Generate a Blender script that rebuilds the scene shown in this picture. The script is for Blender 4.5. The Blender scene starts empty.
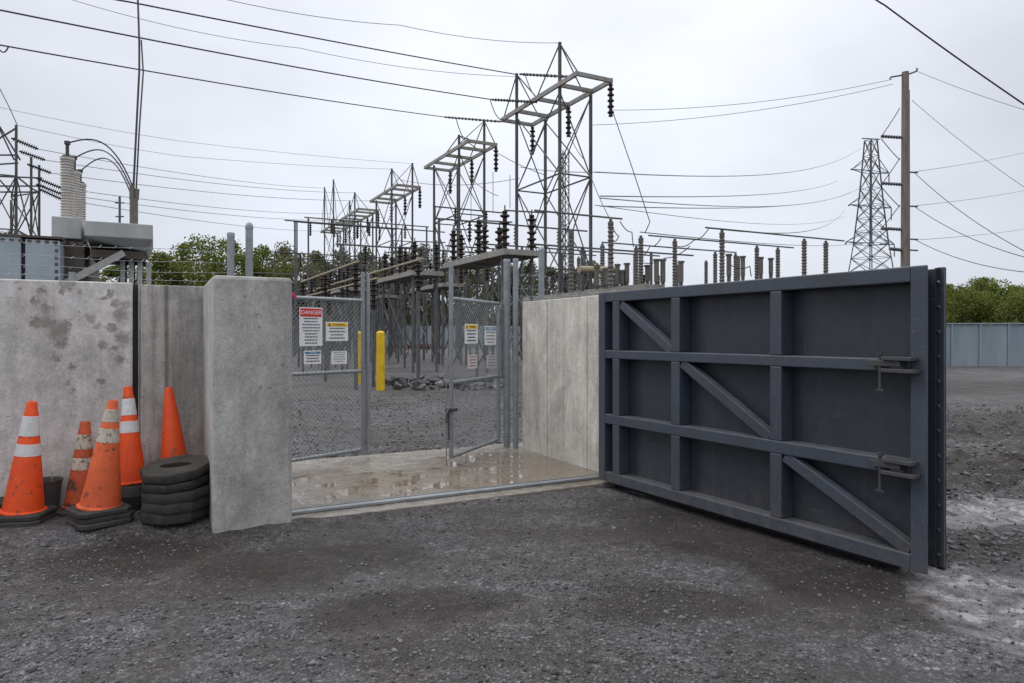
import bpy, bmesh, math, random
import numpy as np
from mathutils import Vector, Matrix, noise as mnoise

random.seed(7)
rng = np.random.default_rng(11)
scene = bpy.context.scene
COL = scene.collection
R = math.radians
H = 1.5                                   # camera height
F = 683.0                                 # focal length in pixels
TH = math.atan2(683, 1306)                # the yard's axes: u along the wall, v away from it
CT, ST = math.cos(TH), math.sin(TH)


def W(u, v, z=0.0):
    return Vector((CT * u - ST * v, ST * u + CT * v, z))


def UV(x, y):
    return CT * x + ST * y, -ST * x + CT * y


def at(px, py, d):
    """point at distance d seen in direction (px, py)"""
    return Vector(((px - 512) / F * d, d, H - (py - 335) / F * d))


# ------------------------------------------------------------------ mesh builder
class MB:
    def __init__(self):
        self.v, self.f = [], []

    def add(self, vs, fs):
        b = len(self.v)
        self.v.extend([tuple(p) for p in vs])
        self.f.extend([tuple(i + b for i in f) for f in fs])
        return self

    def box(self, x0, x1, y0, y1, z0, z1):
        vs = [(x0, y0, z0), (x1, y0, z0), (x1, y1, z0), (x0, y1, z0), (x0, y0, z1), (x1, y0, z1), (x1, y1, z1), (x0, y1, z1)]
        return self.add(vs, [(0, 3, 2, 1), (4, 5, 6, 7), (0, 1, 5, 4), (1, 2, 6, 5), (2, 3, 7, 6), (3, 0, 4, 7)])

    def bar(self, p, q, w, h=None, up=(0, 0, 1)):
        p, q = Vector(p), Vector(q)
        h = h or w
        d = (q - p).normalized()
        up = Vector(up)
        if abs(d.dot(up)) > 0.99:
            up = Vector((0, 1, 0))
        s = d.cross(up).normalized()
        t = s.cross(d).normalized()
        s, t = s * w / 2, t * h / 2
        vs = [p - s - t, p + s - t, p + s + t, p - s + t, q - s - t, q + s - t, q + s + t, q - s + t]
        return self.add(vs, [(0, 3, 2, 1), (4, 5, 6, 7), (0, 1, 5, 4), (1, 2, 6, 5), (2, 3, 7, 6), (3, 0, 4, 7)])

    def tube(self, pts, r, n=6, caps=True, r1=None):
        pts = [Vector(p) for p in pts]
        m = len(pts)
        vs, fs = [], []
        ref = Vector((0.123, 0.2, 1)).normalized()
        if abs((pts[-1] - pts[0]).normalized().dot(ref)) > 0.95:
            ref = Vector((1, 0.1, 0)).normalized()
        for i, p in enumerate(pts):
            d = (pts[min(i + 1, m - 1)] - pts[max(i - 1, 0)]).normalized()
            s = d.cross(ref).normalized()
            t = s.cross(d).normalized()
            rr = r if r1 is None else r + (r1 - r) * i / (m - 1)
            for k in range(n):
                a = 2 * math.pi * k / n
                vs.append(p + (s * math.cos(a) + t * math.sin(a)) * rr)
        for i in range(m - 1):
            for k in range(n):
                k2 = (k + 1) % n
                fs.append((i * n + k, i * n + k2, (i + 1) * n + k2, (i + 1) * n + k))
        if caps:
            fs.append(tuple(range(n))[::-1])
            fs.append(tuple((m - 1) * n + k for k in range(n)))
        return self.add(vs, fs)

    def lathe(self, prof, p=(0, 0, 0), axis=(0, 0, 1), n=16, caps=True):
        """prof: (radius, distance along the axis)"""
        p, ax = Vector(p), Vector(axis).normalized()
        ref = Vector((1, 0, 0)) if abs(ax.x) < 0.9 else Vector((0, 1, 0))
        s = (ref - ax * ref.dot(ax)).normalized()
        t = ax.cross(s)
        vs, fs = [], []
        for r, z in prof:
            for k in range(n):
                a = 2 * math.pi * k / n
                vs.append(p + ax * z + (s * math.cos(a) + t * math.sin(a)) * r)
        for i in range(len(prof) - 1):
            for k in range(n):
                k2 = (k + 1) % n
                fs.append((i * n + k, i * n + k2, (i + 1) * n + k2, (i + 1) * n + k))
        if caps:
            fs.append(tuple(range(n))[::-1])
            fs.append(tuple((len(prof) - 1) * n + k for k in range(n)))
        return self.add(vs, fs)

    def sheds(self, p, q, core, shed, count, n=12):
        """a ribbed insulator from p to q"""
        p, q = Vector(p), Vector(q)
        L = (q - p).length
        prof = [(core * 1.25, 0), (core * 1.25, L * 0.04)]
        for i in range(count):
            a = L * (0.05 + 0.9 * i / count)
            b = L * (0.05 + 0.9 * (i + 1) / count)
            prof += [(core, a), (core, a + (b - a) * 0.25), (shed, a + (b - a) * 0.5), (shed * 0.94, a + (b - a) * 0.68), (core, a + (b - a) * 0.8)]
        prof += [(core * 1.25, L * 0.96), (core * 1.25, L)]
        return self.lathe(prof, p, q - p, n)

    def build(self, name, mat, parent=None, smooth=False, bevel=0.0):
        me = bpy.data.meshes.new(name)
        me.from_pydata(self.v, [], self.f)
        me.update()
        me.materials.append(mat)
        if smooth:
            me.polygons.foreach_set('use_smooth', [True] * len(me.polygons))
            if hasattr(me, 'set_sharp_from_angle'):
                me.set_sharp_from_angle(angle=R(40))
        o = bpy.data.objects.new(name, me)
        COL.objects.link(o)
        if parent:
            o.parent = parent
        if bevel:
            b = o.modifiers.new('bevel', 'BEVEL')
            b.width = bevel
            b.segments = 2
            b.limit_method = 'ANGLE'
        return o


def tag(o, label=None, cat=None, group=None, kind=None):
    if label: o['label'] = label
    if cat: o['category'] = cat
    if group: o['group'] = group
    if kind: o['kind'] = kind
    return o


def thing(name, label, cat, loc=(0, 0, 0), rz=0.0, group=None, kind='thing'):
    o = bpy.data.objects.new(name, None)
    o.empty_display_size = 0.2
    COL.objects.link(o)
    o.location = loc
    o.rotation_euler = (0, 0, rz)
    return tag(o, label, cat, group, kind)


def copy_tree(o, parent=None):
    c = o.copy()
    COL.objects.link(c)
    if parent: c.parent = parent
    for ch in list(o.children):
        copy_tree(ch, c)
    return c


# ------------------------------------------------------------------ materials
class NT:
    def __init__(self, mat):
        mat.use_nodes = True
        self.t = mat.node_tree
        self.n = self.t.nodes
        self.b = self.n.get('Principled BSDF')

    def new(self, typ, **kw):
        n = self.n.new(typ)
        for k, v in kw.items():
            if k in n.inputs.keys() if hasattr(n.inputs, 'keys') else False:
                n.inputs[k].default_value = v
            else:
                setattr(n, k, v)
        return n

    def link(self, a, b):
        self.t.links.new(a, b)

    def noise(self, vec, scale, detail=5, rough=0.6, dist=0.0):
        n = self.n.new('ShaderNodeTexNoise')
        n.inputs['Scale'].default_value = scale
        n.inputs['Detail'].default_value = detail
        n.inputs['Roughness'].default_value = rough
        n.inputs['Distortion'].default_value = dist
        self.link(vec, n.inputs['Vector'])
        return n

    def ramp(self, fac, stops):
        n = self.n.new('ShaderNodeValToRGB')
        e = n.color_ramp.elements
        while len(e) < len(stops): e.new(0.5)
        for el, (p, c) in zip(e, stops):
            el.position = p
            el.color = (c, c, c, 1) if isinstance(c, (int, float)) else (*c, 1)
        self.link(fac, n.inputs['Fac'])
        return n.outputs['Color']

    def mix(self, fac, a, b, mode='MIX'):
        n = self.n.new('ShaderNodeMix')
        n.data_type = 'RGBA'
        n.blend_type = mode
        for sock, v in ((n.inputs[0], fac), (n.inputs[6], a), (n.inputs[7], b)):
            if isinstance(v, (int, float)): sock.default_value = v
            elif isinstance(v, tuple): sock.default_value = (*v, 1) if len(v) == 3 else v
            else: self.link(v, sock)
        return n.outputs[2]

    def math(self, op, a, b=0.0, clamp=False):
        n = self.n.new('ShaderNodeMath')
        n.operation = op
        n.use_clamp = clamp
        for sock, v in ((n.inputs[0], a), (n.inputs[1], b)):
            if isinstance(v, (int, float)): sock.default_value = v
            else: self.link(v, sock)
        return n.outputs[0]

    def mapping(self, vec, scale=(1, 1, 1), loc=(0, 0, 0), rot=(0, 0, 0)):
        n = self.n.new('ShaderNodeMapping')
        n.inputs['Scale'].default_value = scale
        n.inputs['Location'].default_value = loc
        n.inputs['Rotation'].default_value = rot
        self.link(vec, n.inputs['Vector'])
        return n.outputs[0]

    def bump(self, height, strength=0.3, dist=0.01, normal=None):
        n = self.n.new('ShaderNodeBump')
        n.inputs['Strength'].default_value = strength
        n.inputs['Distance'].default_value = dist
        self.link(height, n.inputs['Height'])
        if normal is not None: self.link(normal, n.inputs['Normal'])
        return n.outputs[0]

    def objvec(self, world=False):
        if world:
            return self.n.new('ShaderNodeNewGeometry').outputs['Position']
        tc = self.n.new('ShaderNodeTexCoord').outputs['Object']
        oi = self.n.new('ShaderNodeObjectInfo').outputs['Random']
        v = self.n.new('ShaderNodeVectorMath')
        v.operation = 'ADD'
        self.link(tc, v.inputs[0])
        c = self.n.new('ShaderNodeCombineXYZ')
        m = self.math('MULTIPLY', oi, 37.0)
        for i in range(3): self.link(m, c.inputs[i])
        self.link(c.outputs[0], v.inputs[1])
        return v.outputs[0]


def pmat(name, col, rough=0.6, metal=0.0, col2=None, scale=4.0, amount=0.6, bump=0.15, bscale=60.0, bdist=0.004, spec=0.4, streak=False, spots=None):
    m = bpy.data.materials.new(name)
    t = NT(m)
    v = t.objvec()
    col2 = col2 or tuple(c * 0.6 for c in col)
    vv = t.mapping(v, (1, 1, 0.18)) if streak else v
    n1 = t.noise(vv, scale, 6, 0.65)
    f = t.ramp(n1.outputs['Fac'], [(0.35, 0.0), (0.68, 1.0)])
    c = t.mix(t.math('MULTIPLY', f, amount), col, col2)
    n2 = t.noise(v, bscale, 3, 0.6)
    c = t.mix(0.35, c, t.ramp(n2.outputs['Fac'], [(0.3, 0.35), (0.7, 0.75)]), 'OVERLAY')
    if spots:
        s = t.noise(v, spots[1], 4, 0.7)
        sf = t.ramp(s.outputs['Fac'], [(spots[2], 0.0), (spots[2] + 0.05, 1.0)])
        c = t.mix(sf, c, spots[0])
    t.link(c, t.b.inputs['Base Color'])
    rr = t.math('ADD', t.math('MULTIPLY', f, 0.15), rough - 0.07)
    t.link(rr, t.b.inputs['Roughness'])
    t.b.inputs['Metallic'].default_value = metal
    t.b.inputs['Specular IOR Level'].default_value = spec
    if bump:
        t.link(t.bump(n2.outputs['Fac'], bump, bdist), t.b.inputs['Normal'])
    return m


def concrete(name, base, stains=(), board=False, tint=(1.0, 0.95, 0.9), damp=0.0, grime=0.5):
    """cast concrete with blotches, streaks, pin holes and lichen stains at given places (object space)"""
    m = bpy.data.materials.new(name)
    t = NT(m)
    v = t.n.new('ShaderNodeTexCoord').outputs['Object']
    big = t.noise(v, 1.3, 6, 0.62)
    mid = t.noise(v, 7.0, 6, 0.7)
    fine = t.noise(v, 90.0, 4, 0.7)
    stre = t.noise(t.mapping(v, (7, 7, 0.35)), 2.0, 5, 0.65)
    a = tuple(base * x for x in tint)
    b = tuple(base * 0.66 * x for x in (1, 0.98, 0.95))
    c = t.mix(t.ramp(big.outputs['Fac'], [(0.35, 0), (0.68, 1)]), a, b)
    c = t.mix(t.math('MULTIPLY', t.ramp(mid.outputs['Fac'], [(0.4, 0), (0.7, 1)]), 0.45), c, tuple(base * 1.25 * x for x in tint))
    c = t.mix(t.math('MULTIPLY', t.ramp(stre.outputs['Fac'], [(0.48, 0), (0.74, 1)]), grime), c, tuple(base * 0.42 * x for x in (1, 0.9, 0.76)))
    c = t.mix(0.45, c, t.ramp(fine.outputs['Fac'], [(0.3, 0.25), (0.7, 0.75)]), 'OVERLAY')
    gr = t.noise(v, 28.0, 8, 0.8)
    c = t.mix(0.28, c, t.ramp(gr.outputs['Fac'], [(0.3, 0.26), (0.52, 0.5), (0.7, 0.72)]), 'OVERLAY')
    # trowel clouds, scratches and dark runs
    cl = t.noise(t.mapping(v, (1, 1, 0.6)), 2.6, 8, 0.72, 0.8)
    c = t.mix(0.7, c, t.ramp(cl.outputs['Fac'], [(0.3, 0.3), (0.5, 0.5), (0.68, 0.7)]), 'OVERLAY')
    sc_ = t.noise(t.mapping(v, (30, 30, 2.5), rot=(0, 0.25, 0)), 1.6, 6, 0.8, 0.5)
    c = t.mix(t.math('MULTIPLY', t.ramp(sc_.outputs['Fac'], [(0.62, 0), (0.68, 1)]), 0.4), c, tuple(base * 0.38 for _ in range(3)))
    sp_ = t.noise(v, 38.0, 3, 0.6)
    spk = t.math('MULTIPLY', t.ramp(sp_.outputs['Fac'], [(0.68, 0), (0.73, 1)]), t.ramp(mid.outputs['Fac'], [(0.42, 0), (0.5, 1)]))
    c = t.mix(t.math('MULTIPLY', spk, 0.6), c, (0.07, 0.06, 0.055))
    # pin holes
    vor = t.n.new('ShaderNodeTexVoronoi')
    vor.inputs['Scale'].default_value = 11.0
    t.link(t.mix(0.12, v, fine.outputs['Color']), vor.inputs['Vector'])
    hole = t.ramp(vor.outputs['Distance'], [(0.09, 1.0), (0.15, 0.0)])
    hole = t.math('MULTIPLY', hole, t.ramp(mid.outputs['Fac'], [(0.47, 0), (0.53, 1)]))
    c = t.mix(t.math('MULTIPLY', hole, 0.8), c, (0.05, 0.045, 0.04))
    h = t.math('SUBTRACT', t.math('ADD', t.math('MULTIPLY', fine.outputs['Fac'], 0.5), t.math('MULTIPLY', mid.outputs['Fac'], 1.2)), t.math('MULTIPLY', hole, 1.5))
    if stains:
        wob = t.noise(v, 17.0, 7, 0.8)
        wv = t.n.new('ShaderNodeVectorMath')
        wv.operation = 'ADD'
        sub = t.n.new('ShaderNodeVectorMath')
        sub.operation = 'MULTIPLY_ADD'
        t.link(wob.outputs['Color'], sub.inputs[0])
        sub.inputs[1].default_value = (0.22, 0.22, 0.22)
        sub.inputs[2].default_value = (-0.11, -0.11, -0.11)
        t.link(v, wv.inputs[0])
        t.link(sub.outputs[0], wv.inputs[1])
        acc = None
        for (x, z, r) in stains:
            dm = t.n.new('ShaderNodeVectorMath')
            dm.operation = 'DISTANCE'
            t.link(t.mapping(wv.outputs[0], (1, 0, 1)), dm.inputs[0])
            dm.inputs[1].default_value = (x, 0, z)
            s = t.math('SUBTRACT', 1.0, t.math('DIVIDE', dm.outputs['Value'], r), True)
            acc = s if acc is None else t.math('MAXIMUM', acc, s)
        sf = t.ramp(acc, [(0.2, 0), (0.6, 1)])
        sf = t.math('MULTIPLY', sf, t.ramp(mid.outputs['Fac'], [(0.3, 0.35), (0.55, 1.0)]))
        c = t.mix(t.math('MULTIPLY', sf, 0.75), c, (0.16, 0.132, 0.108))
    t.link(c, t.b.inputs['Base Color'])
    t.b.inputs['Roughness'].default_value = 0.85
    t.b.inputs['Specular IOR Level'].default_value = 0.25
    t.link(t.bump(h, 0.45, 0.004), t.b.inputs['Normal'])
    return m


M = {}
M['galv'] = pmat('galvanised_steel', (0.30, 0.325, 0.345), 0.5, 0.55, (0.2, 0.215, 0.23), 8, 0.8, 0.05)
M['galv_dark'] = pmat('weathered_galvanised_steel', (0.12, 0.125, 0.13), 0.65, 0.2, (0.07, 0.07, 0.07), 3, 0.8, 0.05)
M['lattice'] = pmat('weathered_lattice_steel', (0.10, 0.10, 0.10), 0.75, 0.1, (0.06, 0.054, 0.05), 1.5, 0.8, 0)
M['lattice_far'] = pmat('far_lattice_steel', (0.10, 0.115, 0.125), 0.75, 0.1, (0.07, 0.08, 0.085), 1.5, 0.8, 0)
M['beam'] = pmat('grey_channel_steel', (0.30, 0.29, 0.27), 0.65, 0.15, (0.18, 0.17, 0.15), 2.5, 0.8, 0)
M['brownglaze'] = pmat('brown_glazed_porcelain', (0.020, 0.013, 0.011), 0.4, 0, (0.032, 0.022, 0.019), 9, 0.6, 0, spec=0.3)
M['greyglaze'] = pmat('grey_glazed_porcelain', (0.15, 0.14, 0.128), 0.5, 0, (0.09, 0.083, 0.075), 6, 0.8, 0)
M['whiteglaze'] = pmat('pale_glazed_porcelain', (0.52, 0.50, 0.47), 0.4, 0, (0.36, 0.335, 0.30), 6, 0.8, 0)
M['tanpipe'] = pmat('tan_bus_pipe', (0.34, 0.29, 0.20), 0.6, 0.1, (0.22, 0.185, 0.13), 2, 0.8, 0)
M['gate'] = pmat('blue_grey_gate_paint', (0.050, 0.061, 0.083), 0.48, 0.0, (0.034, 0.040, 0.053), 2.2, 0.9, 0.1, 120, 0.002, 0.45, spots=((0.13, 0.135, 0.145), 34, 0.645))
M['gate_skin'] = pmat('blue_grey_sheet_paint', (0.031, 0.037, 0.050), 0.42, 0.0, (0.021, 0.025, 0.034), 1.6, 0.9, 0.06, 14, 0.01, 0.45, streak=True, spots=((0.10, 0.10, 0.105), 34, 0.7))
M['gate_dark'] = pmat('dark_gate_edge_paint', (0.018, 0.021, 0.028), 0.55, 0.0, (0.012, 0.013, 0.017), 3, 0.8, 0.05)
M['hardware'] = pmat('oily_steel_hardware', (0.05, 0.053, 0.06), 0.5, 0.2, (0.085, 0.08, 0.075), 14, 0.7, 0.1)
M['rubber'] = pmat('dirty_black_rubber', (0.018, 0.018, 0.019), 0.75, 0, (0.055, 0.05, 0.045), 7, 0.9, 0.4, 50, 0.004)
M['rubber_worn'] = pmat('worn_grey_rubber', (0.022, 0.021, 0.020), 0.8, 0, (0.062, 0.056, 0.048), 8, 0.9, 0.5, 45, 0.006)
M['orange'] = pmat('orange_cone_plastic', (0.74, 0.075, 0.010), 0.55, 0, (0.58, 0.055, 0.009), 5, 0.7, 0.05, spots=((0.30, 0.06, 0.025), 14, 0.6))
M['orange_faded'] = pmat('faded_orange_cone_plastic', (0.68, 0.115, 0.035), 0.65, 0, (0.42, 0.075, 0.026), 4, 0.9, 0.1, spots=((0.16, 0.06, 0.035), 11, 0.6))
M['orange_dirty'] = pmat('grimy_orange_cone_plastic', (0.50, 0.075, 0.02), 0.65, 0, (0.22, 0.05, 0.022), 5, 1.0, 0.1, spots=((0.07, 0.04, 0.03), 9, 0.53))
M['reflect'] = pmat('white_reflective_collar', (0.66, 0.67, 0.68), 0.45, 0, (0.5, 0.5, 0.5), 9, 0.8, 0.05, spots=((0.24, 0.2, 0.17), 30, 0.64))
M['reflect_worn'] = pmat('worn_reflective_collar', (0.54, 0.50, 0.43), 0.6, 0, (0.40, 0.34, 0.27), 9, 0.9, 0.1, spots=((0.17, 0.12, 0.08), 24, 0.55))
M['yellow'] = pmat('yellow_bollard_sleeve', (0.78, 0.50, 0.012), 0.45, 0, (0.55, 0.33, 0.012), 3, 0.9, 0.03, spots=((0.22, 0.14, 0.03), 7, 0.66))
M['white'] = pmat('white_sign_face', (0.72, 0.73, 0.74), 0.45, 0, (0.6, 0.61, 0.62), 6, 0.6, 0)
M['pale'] = pmat('pale_grey_sign_face', (0.5, 0.5, 0.5), 0.5, 0, (0.4, 0.4, 0.4), 6, 0.6, 0)
M['pinkish'] = pmat('faded_pink_sign_face', (0.62, 0.52, 0.51), 0.5, 0, (0.5, 0.42, 0.41), 6, 0.6, 0)
M['signred'] = pmat('red_sign_band', (0.55, 0.022, 0.022), 0.45, 0, (0.45, 0.02, 0.02), 6, 0.5, 0)
M['signyellow'] = pmat('yellow_sign_band', (0.75, 0.47, 0.01), 0.45, 0, (0.65, 0.4, 0.01), 6, 0.5, 0)
M['signblue'] = pmat('blue_sign_band', (0.07, 0.18, 0.40), 0.45, 0, (0.06, 0.15, 0.33), 6, 0.5, 0)
M['signfadedblue'] = pmat('faded_blue_sign_band', (0.22, 0.33, 0.46), 0.45, 0, (0.2, 0.28, 0.4), 6, 0.5, 0)
M['ink'] = pmat('dark_sign_ink', (0.05, 0.06, 0.09), 0.6, 0, bump=0)
M['greyink'] = pmat('grey_sign_ink', (0.24, 0.26, 0.30), 0.6, 0, bump=0)
M['pink'] = pmat('pink_flagging_tape', (0.55, 0.05, 0.16), 0.5, 0, bump=0)
M['wire'] = pmat('dark_conductor', (0.035, 0.036, 0.04), 0.6, 0.3, bump=0)
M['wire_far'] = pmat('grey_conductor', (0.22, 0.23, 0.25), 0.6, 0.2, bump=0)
M['wood'] = pmat('weathered_pole_wood', (0.21, 0.19, 0.165), 0.85, 0, (0.12, 0.105, 0.09), 6, 0.9, 0.3, 40, 0.01, streak=True)
M['tank'] = pmat('light_grey_tank_paint', (0.40, 0.42, 0.42), 0.5, 0, (0.27, 0.27, 0.255), 1.5, 0.8, 0.03, streak=True, spots=((0.13, 0.09, 0.06), 3.5, 0.68))
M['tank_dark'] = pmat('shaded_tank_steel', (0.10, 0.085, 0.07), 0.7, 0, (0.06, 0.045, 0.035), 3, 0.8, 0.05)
M['cabinet'] = pmat('blue_grey_cabinet_paint', (0.33, 0.385, 0.42), 0.5, 0, (0.26, 0.31, 0.34), 1.5, 0.8, 0.02)
M['bluefence'] = pmat('blue_grey_sheet_piling', (0.27, 0.31, 0.34), 0.6, 0.1, (0.17, 0.23, 0.27), 1.2, 0.8, 0.03, streak=True)
M['redpaint'] = pmat('dull_red_paint', (0.12, 0.028, 0.024), 0.7, 0, bump=0)
M['rock'] = pmat('dark_wet_rock', (0.03, 0.03, 0.032), 0.6, 0, (0.13, 0.13, 0.135), 4, 1.0, 0.5, 18, 0.03)
M['rock_pale'] = pmat('pale_wet_rock', (0.22, 0.22, 0.23), 0.6, 0, (0.09, 0.09, 0.095), 4, 1.0, 0.5, 18, 0.03)
M['plastic_dark'] = pmat('dark_bucket_plastic', (0.05, 0.053, 0.058), 0.5, 0, (0.10, 0.09, 0.08), 6, 0.8, 0.05)
M['bark'] = pmat('bark', (0.055, 0.047, 0.038), 0.9, 0, bump=0.2, bscale=12)


def leafmat(name, a, b, dry):
    m = bpy.data.materials.new(name)
    t = NT(m)
    g = t.n.new('ShaderNodeNewGeometry')
    c = t.mix(g.outputs['Random Per Island'], a, b)
    n = t.noise(g.outputs['Position'], 0.35, 3)
    c = t.mix(t.ramp(n.outputs['Fac'], [(0.45, 0), (0.7, 0.7)]), c, dry)
    t.link(c, t.b.inputs['Base Color'])
    t.b.inputs['Roughness'].default_value = 0.75
    t.b.inputs['Specular IOR Level'].default_value = 0.2
    tr = t.n.new('ShaderNodeBsdfTranslucent')
    t.link(c, tr.inputs['Color'])
    mx = t.n.new('ShaderNodeMixShader')
    mx.inputs[0].default_value = 0.3
    t.link(t.b.outputs[0], mx.inputs[1])
    t.link(tr.outputs[0], mx.inputs[2])
    t.link(mx.outputs[0], t.n['Material Output'].inputs['Surface'])
    return m


M['leaf_mid'] = leafmat('spring_green_leaves', (0.085, 0.12, 0.022), (0.19, 0.22, 0.05), (0.16, 0.15, 0.05))
M['leaf_dark'] = leafmat('dull_green_leaves', (0.075, 0.088, 0.040), (0.155, 0.165, 0.08), (0.16, 0.14, 0.092))  # distance haze put into the colour: lightened for the far trees
M['leaf_yellow'] = leafmat('yellow_leaves', (0.30, 0.20, 0.03), (0.22, 0.17, 0.04), (0.2, 0.12, 0.03))


def ellipse_mask(t, v, spots, wob_scale=2.2, wob=0.5):
    """irregular patches at given places: (x, y, rx, ry, rotation)"""
    wn = t.noise(v, wob_scale, 6, 0.7)
    sub = t.n.new('ShaderNodeVectorMath')
    sub.operation = 'MULTIPLY_ADD'
    t.link(wn.outputs['Color'], sub.inputs[0])
    sub.inputs[1].default_value = (wob, wob, 0)
    t.link(v, sub.inputs[2])
    acc = None
    for (x, y, rx, ry, ro) in spots:
        mp = t.n.new('ShaderNodeMapping')
        mp.vector_type = 'TEXTURE'
        mp.inputs['Location'].default_value = (x + wob / 2, y + wob / 2, 0)
        mp.inputs['Rotation'].default_value = (0, 0, ro)
        mp.inputs['Scale'].default_value = (rx, ry, 1)
        t.link(sub.outputs[0], mp.inputs['Vector'])
        fl = t.mapping(mp.outputs[0], (1, 1, 0))
        ln = t.n.new('ShaderNodeVectorMath')
        ln.operation = 'LENGTH'
        t.link(fl, ln.inputs[0])
        s = t.math('SUBTRACT', 1.0, ln.outputs['Value'], True)
        acc = s if acc is None else t.math('MAXIMUM', acc, s)
    return acc


def ground_material():
    m = bpy.data.materials.new('wet_gravel')
    t = NT(m)
    v = t.objvec(world=True)
    big = t.noise(v, 0.55, 5, 0.6, 0.4)
    big2 = t.noise(t.mapping(v, (1, 1, 1), (31, 7, 0)), 1.6, 6, 0.7)
    fine = t.noise(v, 70, 5, 0.75)
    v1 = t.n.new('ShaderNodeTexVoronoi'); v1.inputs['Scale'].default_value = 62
    v2 = t.n.new('ShaderNodeTexVoronoi'); v2.inputs['Scale'].default_value = 130
    v3 = t.n.new('ShaderNodeTexVoronoi'); v3.inputs['Scale'].default_value = 9
    jit = t.mix(0.03, v, t.noise(v, 25, 3).outputs['Color'])
    for q in (v1, v2, v3): t.link(jit, q.inputs['Vector'])
    g1 = t.n.new('ShaderNodeSeparateColor'); t.link(v1.outputs['Color'], g1.inputs[0])
    g2 = t.n.new('ShaderNodeSeparateColor'); t.link(v2.outputs['Color'], g2.inputs[0])
    g3 = t.n.new('ShaderNodeSeparateColor'); t.link(v3.outputs['Color'], g3.inputs[0])
    stone = t.ramp(g1.outputs[0], [(0.0, 0.045), (0.45, 0.085), (0.8, 0.16), (1.0, 0.38)])
    grit = t.ramp(g2.outputs[1], [(0.0, 0.03), (0.5, 0.075), (0.84, 0.16), (1.0, 0.36)])
    which = t.ramp(t.noise(v, 14, 4, 0.7).outputs['Fac'], [(0.42, 0), (0.56, 1)])
    c = t.mix(which, grit, stone)
    crevice_shade = t.ramp(v1.outputs['Distance'], [(0.3, 0.0), (0.62, 1.0)])  # crevice shade between the stones, painted into the colour
    c = t.mix(t.math('MULTIPLY', t.math('MULTIPLY', crevice_shade, which), 0.6), c, (0.035, 0.033, 0.034))
    c = t.mix(0.22, c, t.ramp(g3.outputs[2], [(0, 0.05), (1, 0.15)]))
    mott = t.noise(v, 5.0, 8, 0.8)
    c = t.mix(0.72, c, t.ramp(mott.outputs['Fac'], [(0.32, 0.22), (0.5, 0.48), (0.68, 0.8)]), 'OVERLAY')
    # grey dry stone against brown damp fines
    tint = t.mix(t.ramp(big.outputs['Fac'], [(0.4, 0), (0.64, 1)]), (1.08, 1.10, 1.18), (0.52, 0.44, 0.385))
    c = t.mix(1.0, c, tint, 'MULTIPLY')
    mud = t.ramp(big2.outputs['Fac'], [(0.5, 0), (0.66, 1)])
    c = t.mix(t.math('MULTIPLY', mud, 0.6), c, (0.045, 0.038, 0.035))
    v4 = t.n.new('ShaderNodeTexVoronoi'); v4.inputs['Scale'].default_value = 27
    t.link(jit, v4.inputs['Vector'])
    g4 = t.n.new('ShaderNodeSeparateColor'); t.link(v4.outputs['Color'], g4.inputs[0])
    c = t.mix(0.6, c, t.ramp(g4.outputs[0], [(0.0, 0.26), (0.6, 0.46), (0.88, 0.6), (1.0, 0.92)]), 'OVERLAY')
    damp = t.ramp(ellipse_mask(t, v, [(1.5, 5.3, 1.6, 0.7, -1.0), (2.0, 4.3, 0.9, 0.5, -0.9), (-1.35, 4.6, 1.0, 0.6, 0.3), (-0.6, 3.9, 0.8, 0.35, 0.2), (0.9, 3.9, 0.6, 0.3, 0.1), (-2.6, 4.7, 0.9, 0.45, 0.4), (3.3, 4.9, 1.0, 0.45, 0.6), (3.6, 3.6, 0.9, 0.4, 0.8), (5.0, 7.6, 2.4, 0.8, 0.3), (9, 12, 5, 1.6, 0.3), (12, 20, 8, 3, 0.3)], 1.3, 0.9), [(0.05, 0), (0.45, 1)])
    c = t.mix(t.math('MULTIPLY', damp, 0.92), c, (0.34, 0.285, 0.25), 'MULTIPLY')
    # wheel tracks of damp fines outside the gate
    tr = t.noise(t.mapping(v, (0.35, 2.2, 1), rot=(0, 0, R(-18))), 1.0, 5, 0.65, 0.6)
    c = t.mix(t.math('MULTIPLY', t.ramp(tr.outputs['Fac'], [(0.48, 0), (0.6, 1)]), 0.62), c, (0.040, 0.034, 0.032))
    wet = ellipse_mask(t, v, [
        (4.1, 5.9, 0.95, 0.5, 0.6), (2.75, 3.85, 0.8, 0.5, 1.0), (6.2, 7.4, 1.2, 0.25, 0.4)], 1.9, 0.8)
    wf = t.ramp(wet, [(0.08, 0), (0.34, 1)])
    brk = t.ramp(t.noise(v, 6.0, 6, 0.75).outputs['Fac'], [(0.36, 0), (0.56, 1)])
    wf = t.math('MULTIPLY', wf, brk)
    c = t.mix(t.math('MULTIPLY', wf, 0.8), c, (0.26, 0.255, 0.262))  # wet pale silt, with the sky's sheen put into its tone
    c = t.mix(1.0, c, (1.06, 1.02, 1.03), 'MULTIPLY')
    t.link(c, t.b.inputs['Base Color'])
    ro = t.mix(wf, t.ramp(big2.outputs['Fac'], [(0.35, 0.75), (0.7, 0.5)]), (0.12, 0.12, 0.12))
    t.link(ro, t.b.inputs['Roughness'])
    t.b.inputs['Specular IOR Level'].default_value = 0.45
    hh = t.math('ADD', t.math('MULTIPLY', t.math('SUBTRACT', 1.0, v1.outputs['Distance']), 1.0), t.math('MULTIPLY', t.math('SUBTRACT', 1.0, v2.outputs['Distance']), 0.5))
    hh = t.math('ADD', hh, t.math('MULTIPLY', fine.outputs['Fac'], 0.7))
    hh = t.math('ADD', hh, t.math('MULTIPLY', t.math('SUBTRACT', 1.0, v3.outputs['Distance']), 0.8))
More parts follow.
